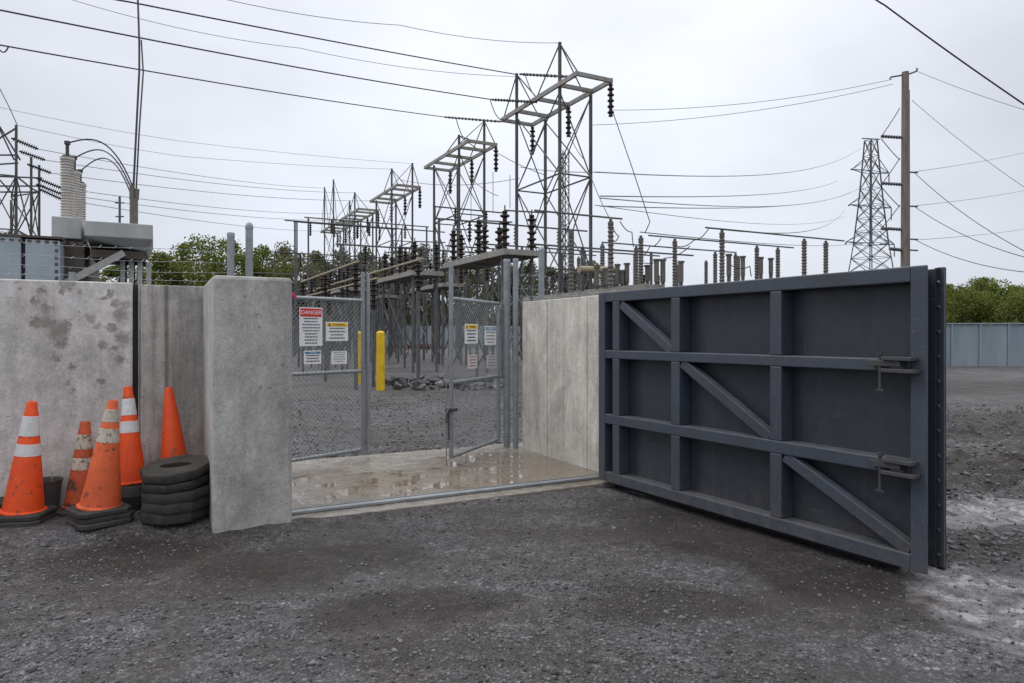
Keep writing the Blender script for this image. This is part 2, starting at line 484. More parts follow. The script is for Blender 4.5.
    hh = t.math('MULTIPLY', hh, t.math('SUBTRACT', 1.0, t.math('MULTIPLY', wf, 0.93)))
    t.link(t.bump(hh, 0.9, 0.018), t.b.inputs['Normal'])
    return m


def apron_material():
    m = bpy.data.materials.new('wet_concrete_apron')
    t = NT(m)
    v = t.n.new('ShaderNodeTexCoord').outputs['Object']
    big = t.noise(v, 1.1, 6, 0.65, 0.3)
    mid = t.noise(v, 6, 6, 0.7)
    fine = t.noise(v, 80, 4, 0.7)
    c = t.mix(t.ramp(mid.outputs['Fac'], [(0.35, 0), (0.7, 1)]), (0.265, 0.243, 0.212), (0.145, 0.122, 0.10))
    c = t.mix(0.35, c, t.ramp(fine.outputs['Fac'], [(0.3, 0.3), (0.7, 0.72)]), 'OVERLAY')
    pool = ellipse_mask(t, v, [(1.7, 6.75, 1.5, 0.75, 0.1), (3.5, 7.0, 1.1, 1.1, 0.2), (2.7, 6.4, 1.6, 0.5, 0.0), (3.8, 6.2, 0.9, 0.5, 0), (1.5, 7.5, 0.5, 0.3, 0)], 3.2, 0.6)
    pf = t.ramp(pool, [(0.06, 0), (0.22, 1)])
    pf = t.math('MULTIPLY', pf, t.ramp(t.noise(v, 4.0, 7, 0.75).outputs['Fac'], [(0.3, 0.15), (0.52, 1)]))
    c = t.mix(t.math('MULTIPLY', pf, 0.8), c, (0.17, 0.13, 0.09))
    rust = t.ramp(t.noise(v, 3.2, 6, 0.75).outputs['Fac'], [(0.6, 0), (0.7, 1)])
    c = t.mix(t.math('MULTIPLY', rust, 0.6), c, (0.10, 0.065, 0.04))
    t.link(c, t.b.inputs['Base Color'])
    t.link(t.mix(pf, t.ramp(mid.outputs['Fac'], [(0.3, 0.34), (0.7, 0.16)]), (0.035, 0.035, 0.035)), t.b.inputs['Roughness'])
    t.b.inputs['Specular IOR Level'].default_value = 0.5
    hh = t.math('MULTIPLY', t.math('ADD', fine.outputs['Fac'], t.math('MULTIPLY', mid.outputs['Fac'], 1.5)), t.math('SUBTRACT', 1.0, pf))
    t.link(t.bump(hh, 0.35, 0.006), t.b.inputs['Normal'])
    return m


def dusty(m, amount=0.55, col=(0.15, 0.15, 0.155)):
    t = NT(m)
    g = t.n.new('ShaderNodeNewGeometry')
    sp_ = t.n.new('ShaderNodeSeparateXYZ')
    t.link(g.outputs['Normal'], sp_.inputs[0])
    f = t.ramp(sp_.outputs['Z'], [(0.5, 0), (0.95, 1)])
    f = t.math('MULTIPLY', f, t.ramp(t.noise(g.outputs['Position'], 9, 5, 0.7).outputs['Fac'], [(0.35, 0.1), (0.65, amount)]))
    src = t.b.inputs['Base Color'].links[0].from_socket
    t.link(t.mix(f, src, col), t.b.inputs['Base Color'])


def worn(m, edge=0.5, mud=0.7):  # scratches, runs and mud, with edge highlights painted in
    t = NT(m)
    src = t.b.inputs['Base Color'].links[0].from_socket
    ov = t.n.new('ShaderNodeTexCoord').outputs['Object']
    nz = t.noise(ov, 11, 7, 0.75)
    if edge:
        bv = t.n.new('ShaderNodeBevel'); bv.samples = 4; bv.inputs['Radius'].default_value = 0.012
        gn = t.n.new('ShaderNodeNewGeometry')
        dt = t.n.new('ShaderNodeVectorMath'); dt.operation = 'DOT_PRODUCT'
        t.link(bv.outputs[0], dt.inputs[0]); t.link(gn.outputs['True Normal'], dt.inputs[1])
        e = t.ramp(dt.outputs['Value'], [(0.80, 1), (0.97, 0)])  # painted edge highlights: corners paler, broken up like wear
        e = t.math('MULTIPLY', e, t.ramp(nz.outputs['Fac'], [(0.4, 0.1), (0.6, edge)]))
        src = t.mix(e, src, (0.17, 0.19, 0.22))
    # long scratches
    sn = t.noise(t.mapping(ov, (1.5, 30, 30), rot=(0, 0.5, 0)), 1.4, 4, 0.7)
    src = t.mix(t.math('MULTIPLY', t.ramp(sn.outputs['Fac'], [(0.66, 0), (0.69, 1)]), 0.35), src, (0.15, 0.16, 0.18))
    dr = t.noise(t.mapping(ov, (26, 26, 0.8)), 1.0, 5, 0.7)
    src = t.mix(t.math('MULTIPLY', t.ramp(dr.outputs['Fac'], [(0.6, 0), (0.72, 1)]), 0.22), src, (0.16, 0.155, 0.15))
    sp_ = t.n.new('ShaderNodeSeparateXYZ'); t.link(ov, sp_.inputs[0])
    lo = t.math('SUBTRACT', 1.0, t.math('DIVIDE', sp_.outputs['Z'], 0.42), True)
    lo = t.math('MULTIPLY', lo, t.ramp(nz.outputs['Fac'], [(0.42, 0), (0.62, 1)]))
    src = t.mix(t.math('MULTIPLY', lo, mud), src, (0.105, 0.09, 0.078))
    t.link(src, t.b.inputs['Base Color'])


dusty(M['gate'])
worn(M['gate'])
worn(M['gate_skin'], 0, 0.5)
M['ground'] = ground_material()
M['apron'] = apron_material()
M['loose'] = leafmat('loose_stone', (0.055, 0.054, 0.056), (0.27, 0.268, 0.28), (0.085, 0.077, 0.074))


# ------------------------------------------------------------------ ground
def sst(a, b, x):
    x = min(1, max(0, (x - a) / (b - a)))
    return x * x * (3 - 2 * x)


def ground_z(x, y):
    d = math.hypot(x, y)
    if d > 60: return -0.04
    u, v = UV(x, y)
    n = mnoise.fractal(Vector((x * 0.8, y * 0.8, 3.3)), 1.0, 2.0, 3) * 0.018
    n += mnoise.fractal(Vector((x * 5.0, y * 5.0, 9.1)), 1.0, 2.0, 3) * 0.009 * max(0, 1 - d / 18)
    z = -0.04 + n
    z += 0.095 * sst(5.65, 6.05, v) * sst(0.75, 0.3, u) * sst(7.6, 7.2, v)
    z += (0.022 + 0.02 * mnoise.noise(Vector((x * 13, y * 13, 7.7)))) * sst(5.3, 5.68, v) * sst(6.2, 5.7, v) * sst(0.2, 0.6, u) * sst(4.2, 3.8, u)   # gravel swept against the sill
    z += (0.026 + 0.012 * mnoise.noise(Vector((x * 19, y * 19, 2.2)))) * sst(5.36, 5.6, v) * sst(5.95, 5.8, v) * sst(0.1, 0.35, u) * sst(1.35, 1.05, u)
    # low ridges of wheel tracks beside the gate
    if x > 2.2:
        k = sst(2.2, 3.6, x) * sst(40, 12, d)
        z += 0.035 * math.sin((y - 0.32 * x) * 2.1 + n * 40) * k
        z += (abs(mnoise.fractal(Vector((x * 1.4 + y * 0.5, y * 3.2 - x * 1.0, 4.4)), 0.9, 2.1, 4)) * 0.15 - 0.035) * k * sst(4.2, 5.6, y - 0.2 * x)
    z -= 0.10 * sst(0.8, 1.0, u) * sst(4.5, 4.3, u) * sst(5.72, 5.85, v) * sst(8.5, 8.3, v)
    if v > 8.3: z += 0.035
    # the shallow ditch by the bollards
    z -= 0.12 * math.exp(-((u - 5.6) / 2.2) ** 2 - ((v - 20.6) / 0.9) ** 2)
    return z


def graded(lo, hi, step, out):
    a = list(np.arange(lo, hi + 1e-6, step))
    s, x = step, hi
    while x < out:
        s *= 1.1
        x += s
        a.append(x)
    s, x = step, lo
    while x > -out:
        s *= 1.1
        x -= s
        a.insert(0, x)
    return np.array(a)


gx = graded(-5.2, 8.2, 0.05, 1800)
gy = graded(1.8, 11.0, 0.05, 1800)
GX, GY = np.meshgrid(gx, gy)
vs = [(float(x), float(y), ground_z(float(x), float(y))) for x, y in zip(GX.ravel(), GY.ravel())]
nx, ny = len(gx), len(gy)
idx = np.arange(nx * ny).reshape(ny, nx)
fs = np.stack([idx[:-1, :-1].ravel(), idx[:-1, 1:].ravel(), idx[1:, 1:].ravel(), idx[1:, :-1].ravel()], 1)
gm = MB()
gm.v = vs
gm.f = [tuple(int(i) for i in f) for f in fs]
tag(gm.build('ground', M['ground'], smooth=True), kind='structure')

ICO = None


def ico():
    global ICO
    if ICO is None:
        p = (1 + 5 ** 0.5) / 2
        V = np.array([(-1, p, 0), (1, p, 0), (-1, -p, 0), (1, -p, 0), (0, -1, p), (0, 1, p), (0, -1, -p), (0, 1, -p), (p, 0, -1), (p, 0, 1), (-p, 0, -1), (-p, 0, 1)]) / math.sqrt(1 + p * p)
        Fc = np.array([(0, 11, 5), (0, 5, 1), (0, 1, 7), (0, 7, 10), (0, 10, 11), (1, 5, 9), (5, 11, 4), (11, 10, 2), (10, 7, 6), (7, 1, 8), (3, 9, 4), (3, 4, 2), (3, 2, 6), (3, 6, 8), (3, 8, 9), (4, 9, 5), (2, 4, 11), (6, 2, 10), (8, 6, 7), (9, 8, 1)])
        ICO = V, Fc
    return ICO


def np_mesh(name, V, Fc, mat, parent=None):
    me = bpy.data.meshes.new(name)
    k = Fc.shape[1]
    me.vertices.add(len(V)); me.vertices.foreach_set('co', V.astype(np.float32).ravel())
    me.loops.add(Fc.size); me.loops.foreach_set('vertex_index', Fc.astype(np.int32).ravel())
    me.polygons.add(len(Fc)); me.polygons.foreach_set('loop_start', np.arange(0, Fc.size, k, dtype=np.int32))
    me.update(calc_edges=True)
    me.materials.append(mat)
    o = bpy.data.objects.new(name, me)
    COL.objects.link(o)
    if parent: o.parent = parent
    return o


# loose stones lying on the ground, one piece of gravel
SV, SF = ico()
Vs, Fs, cnt = [], [], 0
tries = 0
while cnt < 42000 and tries < 200000:
    tries += 1
    y = 2.4 + 7.0 * random.random() ** 1.5
    x = random.uniform(-0.85, 0.85) * y
    u, v = UV(x, y)
    if 0.35 < u < 4.4 and v > 5.66: continue
    if u <= 0.4 and v > 6.8: continue
    if random.random() < 0.75 and any(((x - a) / b) ** 2 + ((y - c) / e) ** 2 < 1 for a, c, b, e in ((1.6, 5.1, 1.0, 1.1), (-1.35, 4.6, 1.0, 0.6), (-0.6, 3.9, 0.8, 0.4), (2.1, 4.3, 0.7, 0.6), (4.1, 5.9, 0.9, 0.6), (2.75, 3.85, 0.6, 0.7))): continue
    if mnoise.noise(Vector((x * 0.9, y * 0.9, 5))) + 0.35 * mnoise.noise(Vector((x * 4, y * 4, 1))) < random.uniform(-0.7, 0.25): continue
    s = 0.0026 + 0.0095 * random.random() ** 4.5
    if random.random() < 0.003: s = random.uniform(0.012, 0.022)
    sc = np.array([random.uniform(0.7, 1.4), random.uniform(0.7, 1.2), random.uniform(0.45, 0.8)]) * s
    P = SV * (1 + rng.uniform(-0.25, 0.25, (12, 1))) * sc
    a = random.uniform(0, 6.28)
    P = P @ np.array([[math.cos(a), -math.sin(a), 0], [math.sin(a), math.cos(a), 0], [0, 0, 1]])
    Vs.append(P + np.array([x, y, ground_z(x, y) + s * 0.25]))
    Fs.append(SF + 12 * cnt)
    cnt += 1
for k in range(15000):
    if k % 3:
        u, v = random.uniform(0.2, 8.5), 8.45 + 8.5 * random.random() ** 1.4
        x, y = W(u, v)[:2]
    else:
        y = random.uniform(4.5, 15)
        x = y * random.uniform(0.6, 0.85)
        if ((x - 4.1) / 0.9) ** 2 + ((y - 5.9) / 0.6) ** 2 < 1: continue
    s = 0.007 + 0.021 * random.random() ** 3.0
    P = SV * (1 + rng.uniform(-0.3, 0.3, (12, 1))) * (np.array([random.uniform(0.7, 1.4), random.uniform(0.7, 1.2), random.uniform(0.5, 0.8)]) * s)
    Vs.append(P + np.array([x, y, ground_z(x, y) + s * 0.2]))
    Fs.append(SF + 12 * cnt)
    cnt += 1
tag(np_mesh('gravel', np.concatenate(Vs), np.concatenate(Fs), M['loose']), 'loose wet grey stones scattered over the gravel in front of and behind the gate', 'gravel', kind='stuff')

# ------------------------------------------------------------------ apron and sill
ap = MB().box(0.6, 4.55, 5.70, 8.42, -0.3, 0.0)
o = ap.build('concrete_apron', M['apron'], bevel=0.012)
o.rotation_euler.z = TH
tag(o, kind='structure')
t_ = thing('gate_sill', 'long wet steel track set in the concrete edge under the open gate', 'track', W(0.98, 5.8, 0.0), TH)
MB().box(0, 3.25, 0.08, 0.15, 0.003, 0.028).build('rail', M['galv'], t_, bevel=0.004)
MB().box(0, 3.25, 0.20, 0.215, 0.002, 0.022).build('lip', M['galv'], t_)

# ------------------------------------------------------------------ concrete walls
WL = 6.88                                  # front face of the left wall
WTOP = 1.96


def on_wall(px, v=WL):
    r = (px - 512) / F
    return (r * CT * v + ST * v) / (CT - r * ST)


def wall_pt(px, py):
    u = on_wall(px)
    d = ST * u + CT * WL
    return u, H - (py - 335) / F * d


seam0, seam1 = on_wall(132.5), on_wall(138)
st = []
for px, py, r in [(58, 331, 0.15), (48, 322, 0.1), (36, 323, 0.08), (66, 325, 0.09), (60, 342, 0.1), (42, 291, 0.07), (34, 300, 0.06), (46, 308, 0.07), (66, 284, 0.1), (62, 291, 0.05),
                  (20, 290, 0.035), (103, 298, 0.05), (115, 303, 0.06), (110, 294, 0.06), (121, 316, 0.11), (112, 328, 0.07), (122, 338, 0.1), (119, 360, 0.08), (101, 345, 0.06), (97, 327, 0.05), (90, 318, 0.06), (56, 358, 0.06), (72, 367, 0.05), (68, 382, 0.04), (72, 390, 0.035), (101, 382, 0.05), (125, 305, 0.06), (80, 293, 0.04), (114, 349, 0.05)]:
    u, z = wall_pt(px, py)
    st.append((u, z, r * 0.92))
M['wall_l'] = concrete('stained_precast_concrete', 0.60, st, tint=(1.0, 0.955, 0.94), grime=0.35)
M['wall_n'] = concrete('streaked_precast_concrete', 0.47, grime=0.85)
M['pillar'] = concrete('grey_cast_concrete', 0.40, tint=(1.0, 0.975, 0.94), grime=0.3)
M['wall_r'] = concrete('buff_cast_concrete', 0.54, tint=(1.0, 0.95, 0.87), grime=0.45)


def flat(name, mb, mat, label, cat, bevel=0.012):
    o = mb.build(name, mat, bevel=bevel)
    o.rotation_euler.z = TH
    return tag(o, label, cat, kind='thing')


flat('concrete_wall', MB().box(-5.5, seam0, WL, WL + 0.3, -0.3, WTOP), M['wall_l'], 'wide grey concrete wall panel with dark blotchy lichen stains behind the cones', 'wall')
flat('concrete_wall', MB().box(seam1, -0.12, WL + 0.004, WL + 0.3, -0.3, WTOP - 0.012).box(-0.116, 0.5, WL + 0.01, WL + 0.3, -0.3, WTOP - 0.012), M['wall_n'], 'narrow streaked concrete wall panel between the dark joint and the square pillar', 'wall', 0.008)
M['wall_strip'] = concrete('brown_stained_concrete', 0.24, tint=(1.0, 0.9, 0.78), grime=0.8)
nw = [o_ for o_ in bpy.data.objects if o_.name == 'concrete_wall.001'][0]
sa, sb = on_wall(164.5), on_wall(167.8)
MB().box(sa, sb, WL + 0.001, WL + 0.05, -0.3, WTOP - 0.016).build('form_strip', M['wall_strip'], nw)
flat('joint_strip', MB().box(seam0 + 0.004, seam1 - 0.004, WL + 0.05, WL + 0.28, -0.3, WTOP - 0.01), M['gate_dark'], 'black rubber joint strip between the stained and the narrow wall panel', 'joint strip', 0)
flat('concrete_pillar', MB().box(0.387, 0.971, 5.63, 6.88 - 0.003, -0.3, 1.955), M['pillar'], 'thick square grey concrete pillar at the left side of the gate opening', 'pillar', 0.028)
rw = MB()
for a, b in ((5.86, 6.40), (6.412, 7.28), (7.292, 7.93)):
    rw.box(4.30, 4.62, a, b, -0.3, 1.935)
rw.box(4.315, 4.6, 6.3, 7.4, -0.3, 1.92)
flat('concrete_wall', rw, M['wall_r'], 'buff concrete return wall with vertical form joints behind the hinge side of the steel gate', 'wall', 0.008)

# ------------------------------------------------------------------ steel flood gate
GA = Vector((0.879, 6.948, 0))
GB = Vector((2.536, 4.175, 0))
gang = math.atan2(GB.y - GA.y, GB.x - GA.x)
GL = (GB - GA).length
g = thing('steel_gate', 'large dark blue grey steel flood gate standing wide open on the gravel', 'gate', (GA.x, GA.y, 0), gang)
# local x along the leaf, local -y towards the camera side, +y behind
Z0, Z1, T = 0.03, 1.93, 0.14


def gbox(x0, x1, y0, y1, z0, z1): return MB().box(x0, x1, y0, y1, z0, z1)


for a, b in ((0, 0.10), (0.216, 0.318), (1.03, 1.135), (2.08, 2.182), (GL - 0.10, GL)):
    if b < GL and a > 0:
        m = gbox(a, b, 0.004, T, Z0 + 0.1005, 0.6125).box(a, b, 0.004, T, 0.7085, 1.2655).box(a, b, 0.004, T, 1.3485, Z1 - 0.1005)
    else:
        m = gbox(a, b, 0, T, Z0, Z1) if a == 0 else gbox(a, b, 0, 0.022, Z0, Z1).box(a, b - 0.07, 0.0225, T, Z0 + 0.02, Z1 - 0.02)
    m.build('stile', M['gate'], g, bevel=0.008)
for a, b in ((Z0, Z0 + 0.10), (0.613, 0.708), (1.266, 1.348), (Z1 - 0.10, Z1)):
    gbox(0.1005, GL - 0.1005, 0.002, T, a, b).build('rail', M['gate'], g, bevel=0.008)
for p, q in (((0.33, 1.80), (1.02, 1.36)), ((1.15, 1.255), (2.07, 0.72)), ((2.2, 0.60), (GL - 0.11, 0.145))):
    MB().bar((p[0], 0.05, p[1]), (q[0], 0.05, q[1]), 0.075, 0.085).build('brace', M['gate'], g, bevel=0.006)
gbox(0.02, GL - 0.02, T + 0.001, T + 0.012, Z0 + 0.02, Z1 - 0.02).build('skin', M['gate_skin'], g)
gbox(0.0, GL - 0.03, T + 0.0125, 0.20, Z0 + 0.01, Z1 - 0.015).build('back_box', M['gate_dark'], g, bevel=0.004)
e = gbox(GL - 0.028, GL - 0.012, T + 0.013, 0.175, Z0 + 0.02, Z1 - 0.01).build('end_plate', M['gate_dark'], g)
bm_ = MB()
for k in range(12):
    z = Z0 + 0.1 + k * (Z1 - Z0 - 0.2) / 11
    MB().lathe([(0.011, 0), (0.011, 0.012)], (GL - 0.012, 0.15, z), (1, 0, 0), 6).build('bolt', M['hardware'], e)
gbox(GL - 0.045, GL + 0.012, 0.176, 0.188, Z0 + 0.02, Z1 - 0.008).build('end_flange', M['gate'], g)
gbox(0.02, GL - 0.26, T + 0.02, 0.19, -0.045, Z0 + 0.009).build('gap_shade_strip', M['gate_dark'], g)  # dark strip added to deepen the shade under the gate
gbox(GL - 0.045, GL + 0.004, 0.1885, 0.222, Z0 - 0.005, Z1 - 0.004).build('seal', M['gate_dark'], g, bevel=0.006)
for zc in (1.305, 0.66):
    br = gbox(GL - 0.34, GL - 0.13, -0.06, -0.001, zc - 0.004, zc + 0.034).box(GL - 0.24, GL - 0.035, -0.085, -0.001, zc - 0.042, zc - 0.018).box(GL - 0.24, GL - 0.05, -0.08, -0.001, zc + 0.0345, zc + 0.058).box(GL - 0.2, GL - 0.12, -0.05, -0.001, zc - 0.0178, zc - 0.0042).build('latch_bracket', M['hardware'], g, bevel=0.003)
    br['label'] = 'clevis latch bracket with a hanging pin on the gate rail'
    MB().lathe([(0.011, -0.17), (0.011, 0.055), (0.02, 0.056), (0.02, 0.075)], (GL - 0.265, -0.045, zc + 0.012), n=10).box(GL - 0.292, GL - 0.238, -0.052, -0.038, zc - 0.165, zc - 0.152).build('pin', M['hardware'], br)

# ------------------------------------------------------------------ chain-link gates and fences
def chain_mesh(w, z0, z1, p=0.058, r=0.0021):
    """a chain-link sheet in the local xz plane"""
    m = MB()
    h = z1 - z0
    k = -h
    while k < w:
        for sgn in (1, -1):
            # line x = k + s, z = s (or mirrored)
            s0, s1 = max(0, -k), min(h, w - k)
            if s1 - s0 > 0.02:
                a = (k + s0, s0) if sgn > 0 else (k + s0, h - s0)
                b = (k + s1, s1) if sgn > 0 else (k + s1, h - s1)
                m.tube([(a[0], sgn * r, z0 + a[1]), (b[0], sgn * r, z0 + b[1])], r, 4, False)
        k += p
    return m


def leaf(name, label, P, Q, zb, ztop, zst, rails):
    P, Q = Vector(P), Vector(Q)
    t = thing(name, label, 'gate', (P.x, P.y, 0), math.atan2(Q.y - P.y, Q.x - P.x))
    L = (Q - P).length
    for x, zt in ((0.03, ztop + 0.02), (L - 0.03, zst)):
        MB().tube([(x, 0, zb), (x, 0, zt)], 0.026, 12).build('stile', M['galv'], t, True)
    for z in rails:
        MB().tube([(0.03, 0, z), (L - 0.03, 0, z)], 0.022, 10).build('rail', M['galv'], t, True)
    chain_mesh(L - 0.08, zb + 0.02, ztop, ).build('mesh', M['galv'], t).location = (0.04, -0.02, 0)
    return t, L


LP, LQ = W(0.93, 7.72), W(2.28, 8.25)
lg, LL = leaf('chain_link_gate', 'chain-link gate leaf with four signs and a pink ribbon beside the pillar', LP, LQ, 0.09, 1.92, 2.27, (0.10, 1.06, 1.92))
RP, RQ = W(4.10, 8.21), W(2.99, 7.25)
rg, RL = leaf('chain_link_gate', 'chain-link gate leaf swung towards the viewer beside the buff return wall', RP, RQ, 0.09, 1.92, 2.30, (0.10, 0.95, 1.92))
MB().box(RL - 0.10, RL + 0.02, -0.05, 0.05, 0.62, 0.66).tube([(RL + 0.03, 0, 0.30), (RL + 0.03, 0, 0.66)], 0.01, 8).tube([(RL + 0.03, 0, 0.66), (RL + 0.075, 0, 0.62), (RL + 0.085, 0, 0.50)], 0.013, 8).build('latch', M['hardware'], rg)
MB().tube([(RL - 0.01, -0.05, -0.02), (RL - 0.01, -0.05, 1.2)], 0.008, 8).build('drop_rod', M['galv'], rg)
MB().tube([(LL + 0.03, -0.02, 0.04), (LL + 0.03, -0.02, 2.25)], 0.026, 12).build('stop_post', M['galv'], lg, True)

post_i = 0


def post(p, h, r, label, dome=True):
    t = thing('fence_post', label, 'post', (p[0], p[1], 0), group='galvanised fence posts')
    pr = [(r, -0.1), (r, h - 0.05)]
    MB().lathe(pr, n=16).build('tube', M['galv'], t, True)
    MB().lathe([(r * 1.1, h - 0.05), (r * 1.1, h - 0.02), (r * 0.8, h + 0.01), (r * 0.3, h + 0.025)] if dome else [(r * 1.06, h - 0.05), (r * 1.06, h - 0.012), (r * 0.98, h - 0.005)], n=16).build('cap', M['galv'], t, True)
    return t


post(W(0.70, 7.66), 2.57, 0.037, 'shorter galvanised fence post rising behind the pillar top', False)
post(W(0.885, 7.70), 2.67, 0.038, 'taller domed galvanised gate post rising behind the pillar top')
post(W(4.18, 8.14), 2.52, 0.045, 'thick galvanised hinge post of the chain-link leaf nearest the return wall', False)
post(W(4.25, 8.02), 2.52, 0.036, 'galvanised post butted against the far end of the buff return wall', False)
post(W(4.69, 8.10), 2.69, 0.04, 'galvanised post standing alone behind the top of the buff return wall')

fl_ = thing('wire_fence', 'chain-link fence topped with barbed wire running behind the stained concrete wall', 'fence', W(-6.5, 7.72), TH)
for k in range(3):
    MB().lathe([(0.03, -0.1), (0.03, 2.1)], (0.6 + k * 2.6, 0, 0), n=10).build('post', M['galv'], fl_, True)
MB().add([], []) and chain_mesh(7.1, 0.1, 1.95, 0.07).build('mesh', M['galv'], fl_)
for z in (2.06, 2.14, 2.24, 2.36):
    m = MB().tube([(i * 0.36, 0, z + 0.012 * math.sin(i * 1.3 + z * 9)) for i in range(21)], 0.0022, 4)
    for i in range(58):
        x = 0.06 + i * 0.122 + random.uniform(-0.02, 0.02)
        for a in (0.6, 2.2):
            m.tube([(x - 0.012, -0.012, z - 0.018 * math.sin(a)), (x + 0.012, 0.012, z + 0.018 * math.sin(a))], 0.0022, 3)
    m.build('barbed_wire', M['galv'], fl_)
fr_ = thing('wire_fence', 'short run of barbed wire strung above the end of the buff return wall', 'fence', W(4.3, 7.95), TH)
for z in (2.02, 2.12, 2.3):
    m = MB().tube([(i * 0.1, 0.03 * i / 5 + 0.1, z) for i in range(6)], 0.0022, 4)
    for i in range(5): m.tube([(0.05 + i * 0.09, 0.1, z - 0.02), (0.07 + i * 0.09, 0.12, z + 0.02)], 0.002, 3)
    m.build('barbed_wire', M['galv'], fr_)
m = MB()
for j in range(2):
    m.tube([(0.30, 1.5 - 0.0 * j - 3.3 + i * 0.18, 1.965 + 0.03 * j + 0.012 * math.sin(i * 2 + j)) for i in range(20)], 0.0022, 4)
    for i in range(13):
        y = -1.75 + i * 0.256 + 0.1 * j
        m.tube([(0.29, y, 1.955 + 0.03 * j), (0.32, y + 0.02, 1.985 + 0.03 * j)], 0.002, 3)
m.build('barbed_wire', M['galv'], fr_)

# pink ribbon
rb = MB()
for i in range(9):
    a = i * 0.9
    p = Vector((0.0, 0, 0)) + Vector((random.uniform(-0.05, 0.05), random.uniform(-0.02, 0.02), random.uniform(-0.04, 0.04)))
    q = p + Vector((math.cos(a) * 0.06, 0.01, math.sin(a) * 0.05))
    rb.bar(p, q, 0.004, 0.028)
o = rb.build('ribbon', M['pink'])
o.location = LP + (LQ - LP).normalized() * 0.42 + Vector((0, 0, 1.95))
tag(o, 'crumpled pink ribbon tied to the top rail of the chain-link leaf', 'ribbon', kind='thing')


# ------------------------------------------------------------------ signs
def text_mesh(s, size, name, mat, parent, loc):
    cu = bpy.data.curves.new('lettering', 'FONT')
    cu.body = s
    cu.size = size
    cu.align_x = 'CENTER'
    cu.align_y = 'CENTER'
    cu.extrude = 0.0006
    ob = bpy.data.objects.new('lettering_tmp', cu)
    COL.objects.link(ob)
    dg = bpy.context.evaluated_depsgraph_get()
    me = bpy.data.meshes.new_from_object(ob.evaluated_get(dg))
    bpy.data.objects.remove(ob)
    me.materials.clear()
    me.materials.append(mat)
    o = bpy.data.objects.new(name, me)
    COL.objects.link(o)
    o.parent = parent
    o.rotation_euler = (R(90), 0, 0)
    o.location = loc
    return o


def sign(label, P, ang, x, z, w, h, face, band=None, word=None, lines=4, ink='ink', tri=False, wordcol='white'):
    """a plate on the near side of a leaf; x along the leaf from P, z its centre"""
    d = Vector((math.cos(ang), math.sin(ang), 0))
    nrm = Vector((math.sin(ang), -math.cos(ang), 0))
    t = thing('warning_sign', label, 'sign', P + d * x + nrm * 0.034 + Vector((0, 0, z)), ang, 'safety signs on the chain-link gate')
    MB().box(-w / 2, w / 2, -0.004, 0, -h / 2, h / 2).build('plate', M[face], t)
    top = h / 2
    if band:
        bh = min(0.11, h * 0.24) if w > 0.2 else h * 0.3
        MB().box(-w / 2 + 0.012, w / 2 - 0.012, -0.0065, -0.0042, h / 2 - bh, h / 2 - 0.012).build('header_band', M[band], t)
        if word:
            off = 0.028 if tri else 0
            text_mesh(word, bh * 0.62, 'lettering', M[wordcol], t, (off, -0.0075, h / 2 - bh / 2 - 0.006))
        if tri:
            s = bh * 0.34
            MB().add([(-w / 2 + 0.045 - s, -0.008, h / 2 - bh / 2 - s - 0.004), (-w / 2 + 0.045 + s, -0.008, h / 2 - bh / 2 - s - 0.004), (-w / 2 + 0.045, -0.008, h / 2 - bh / 2 + s * 0.8)], [(0, 1, 2)]).build('symbol', M['ink'], t)
        top = h / 2 - bh
    m = MB()
    lh = (top + h / 2 - 0.02) / lines
    for i in range(lines):
        zz = top - lh * (i + 0.6)
        half = w * random.uniform(0.26, 0.40)
        xx = -half
        while xx < half:
            ww = random.uniform(0.012, 0.035)
            m.box(xx, min(half, xx + ww), -0.006, -0.0042, zz - lh * 0.2, zz + lh * 0.2)
            xx += ww + 0.008
    m.build('lettering', M[ink], t)
    return t


def leaf_spot(P, Q, px, py):
    """where the line of sight through a pixel meets a leaf"""
    P, Q = Vector(P), Vector(Q)
    d = (Q - P).normalized()
    r = (px - 512) / F
    s = (r * P.y - P.x) / (d.x - r * d.y)
    dep = P.y + d.y * s
    return s, H - (py - 335) / F * dep, dep


la = math.atan2(LQ.y - LP.y, LQ.x - LP.x)
for (label, px0, px1, y0, y1, face, band, word, lines, ink, tri, wc) in [
    ('tall white sign with red header and many text lines beside the pillar', 297.5, 320.5, 307.5, 346, 'white', 'signred', 'DANGER', 9, 'ink', False, 'white'),
    ('white sign with yellow warning header on the ribboned gate leaf', 324, 346, 322, 341, 'white', 'signyellow', 'WARNING', 4, 'ink', True, 'ink'),
    ('small blue headed notice sign under the tall red headed sign', 302, 319.3, 350.5, 364, 'white', 'signblue', 'NOTICE', 3, 'ink', False, 'white'),
    ('small plain white sign under the wide yellow headed sign', 329.5, 345, 351, 364, 'white', None, None, 5, 'greyink', False, 'white'),
]:
    s0, _, d0 = leaf_spot(LP, LQ, px0, y0)
    s1, _, d1 = leaf_spot(LP, LQ, px1, y1)
    dm = (d0 + d1) / 2
    sign(label, LP, la, (s0 + s1) / 2, H - ((y0 + y1) / 2 - 335) / F * dm, s1 - s0, (y1 - y0) / F * dm, face, band, word, lines, ink, tri, wc)
ra = math.atan2(RP.y - RQ.y, RP.x - RQ.x)
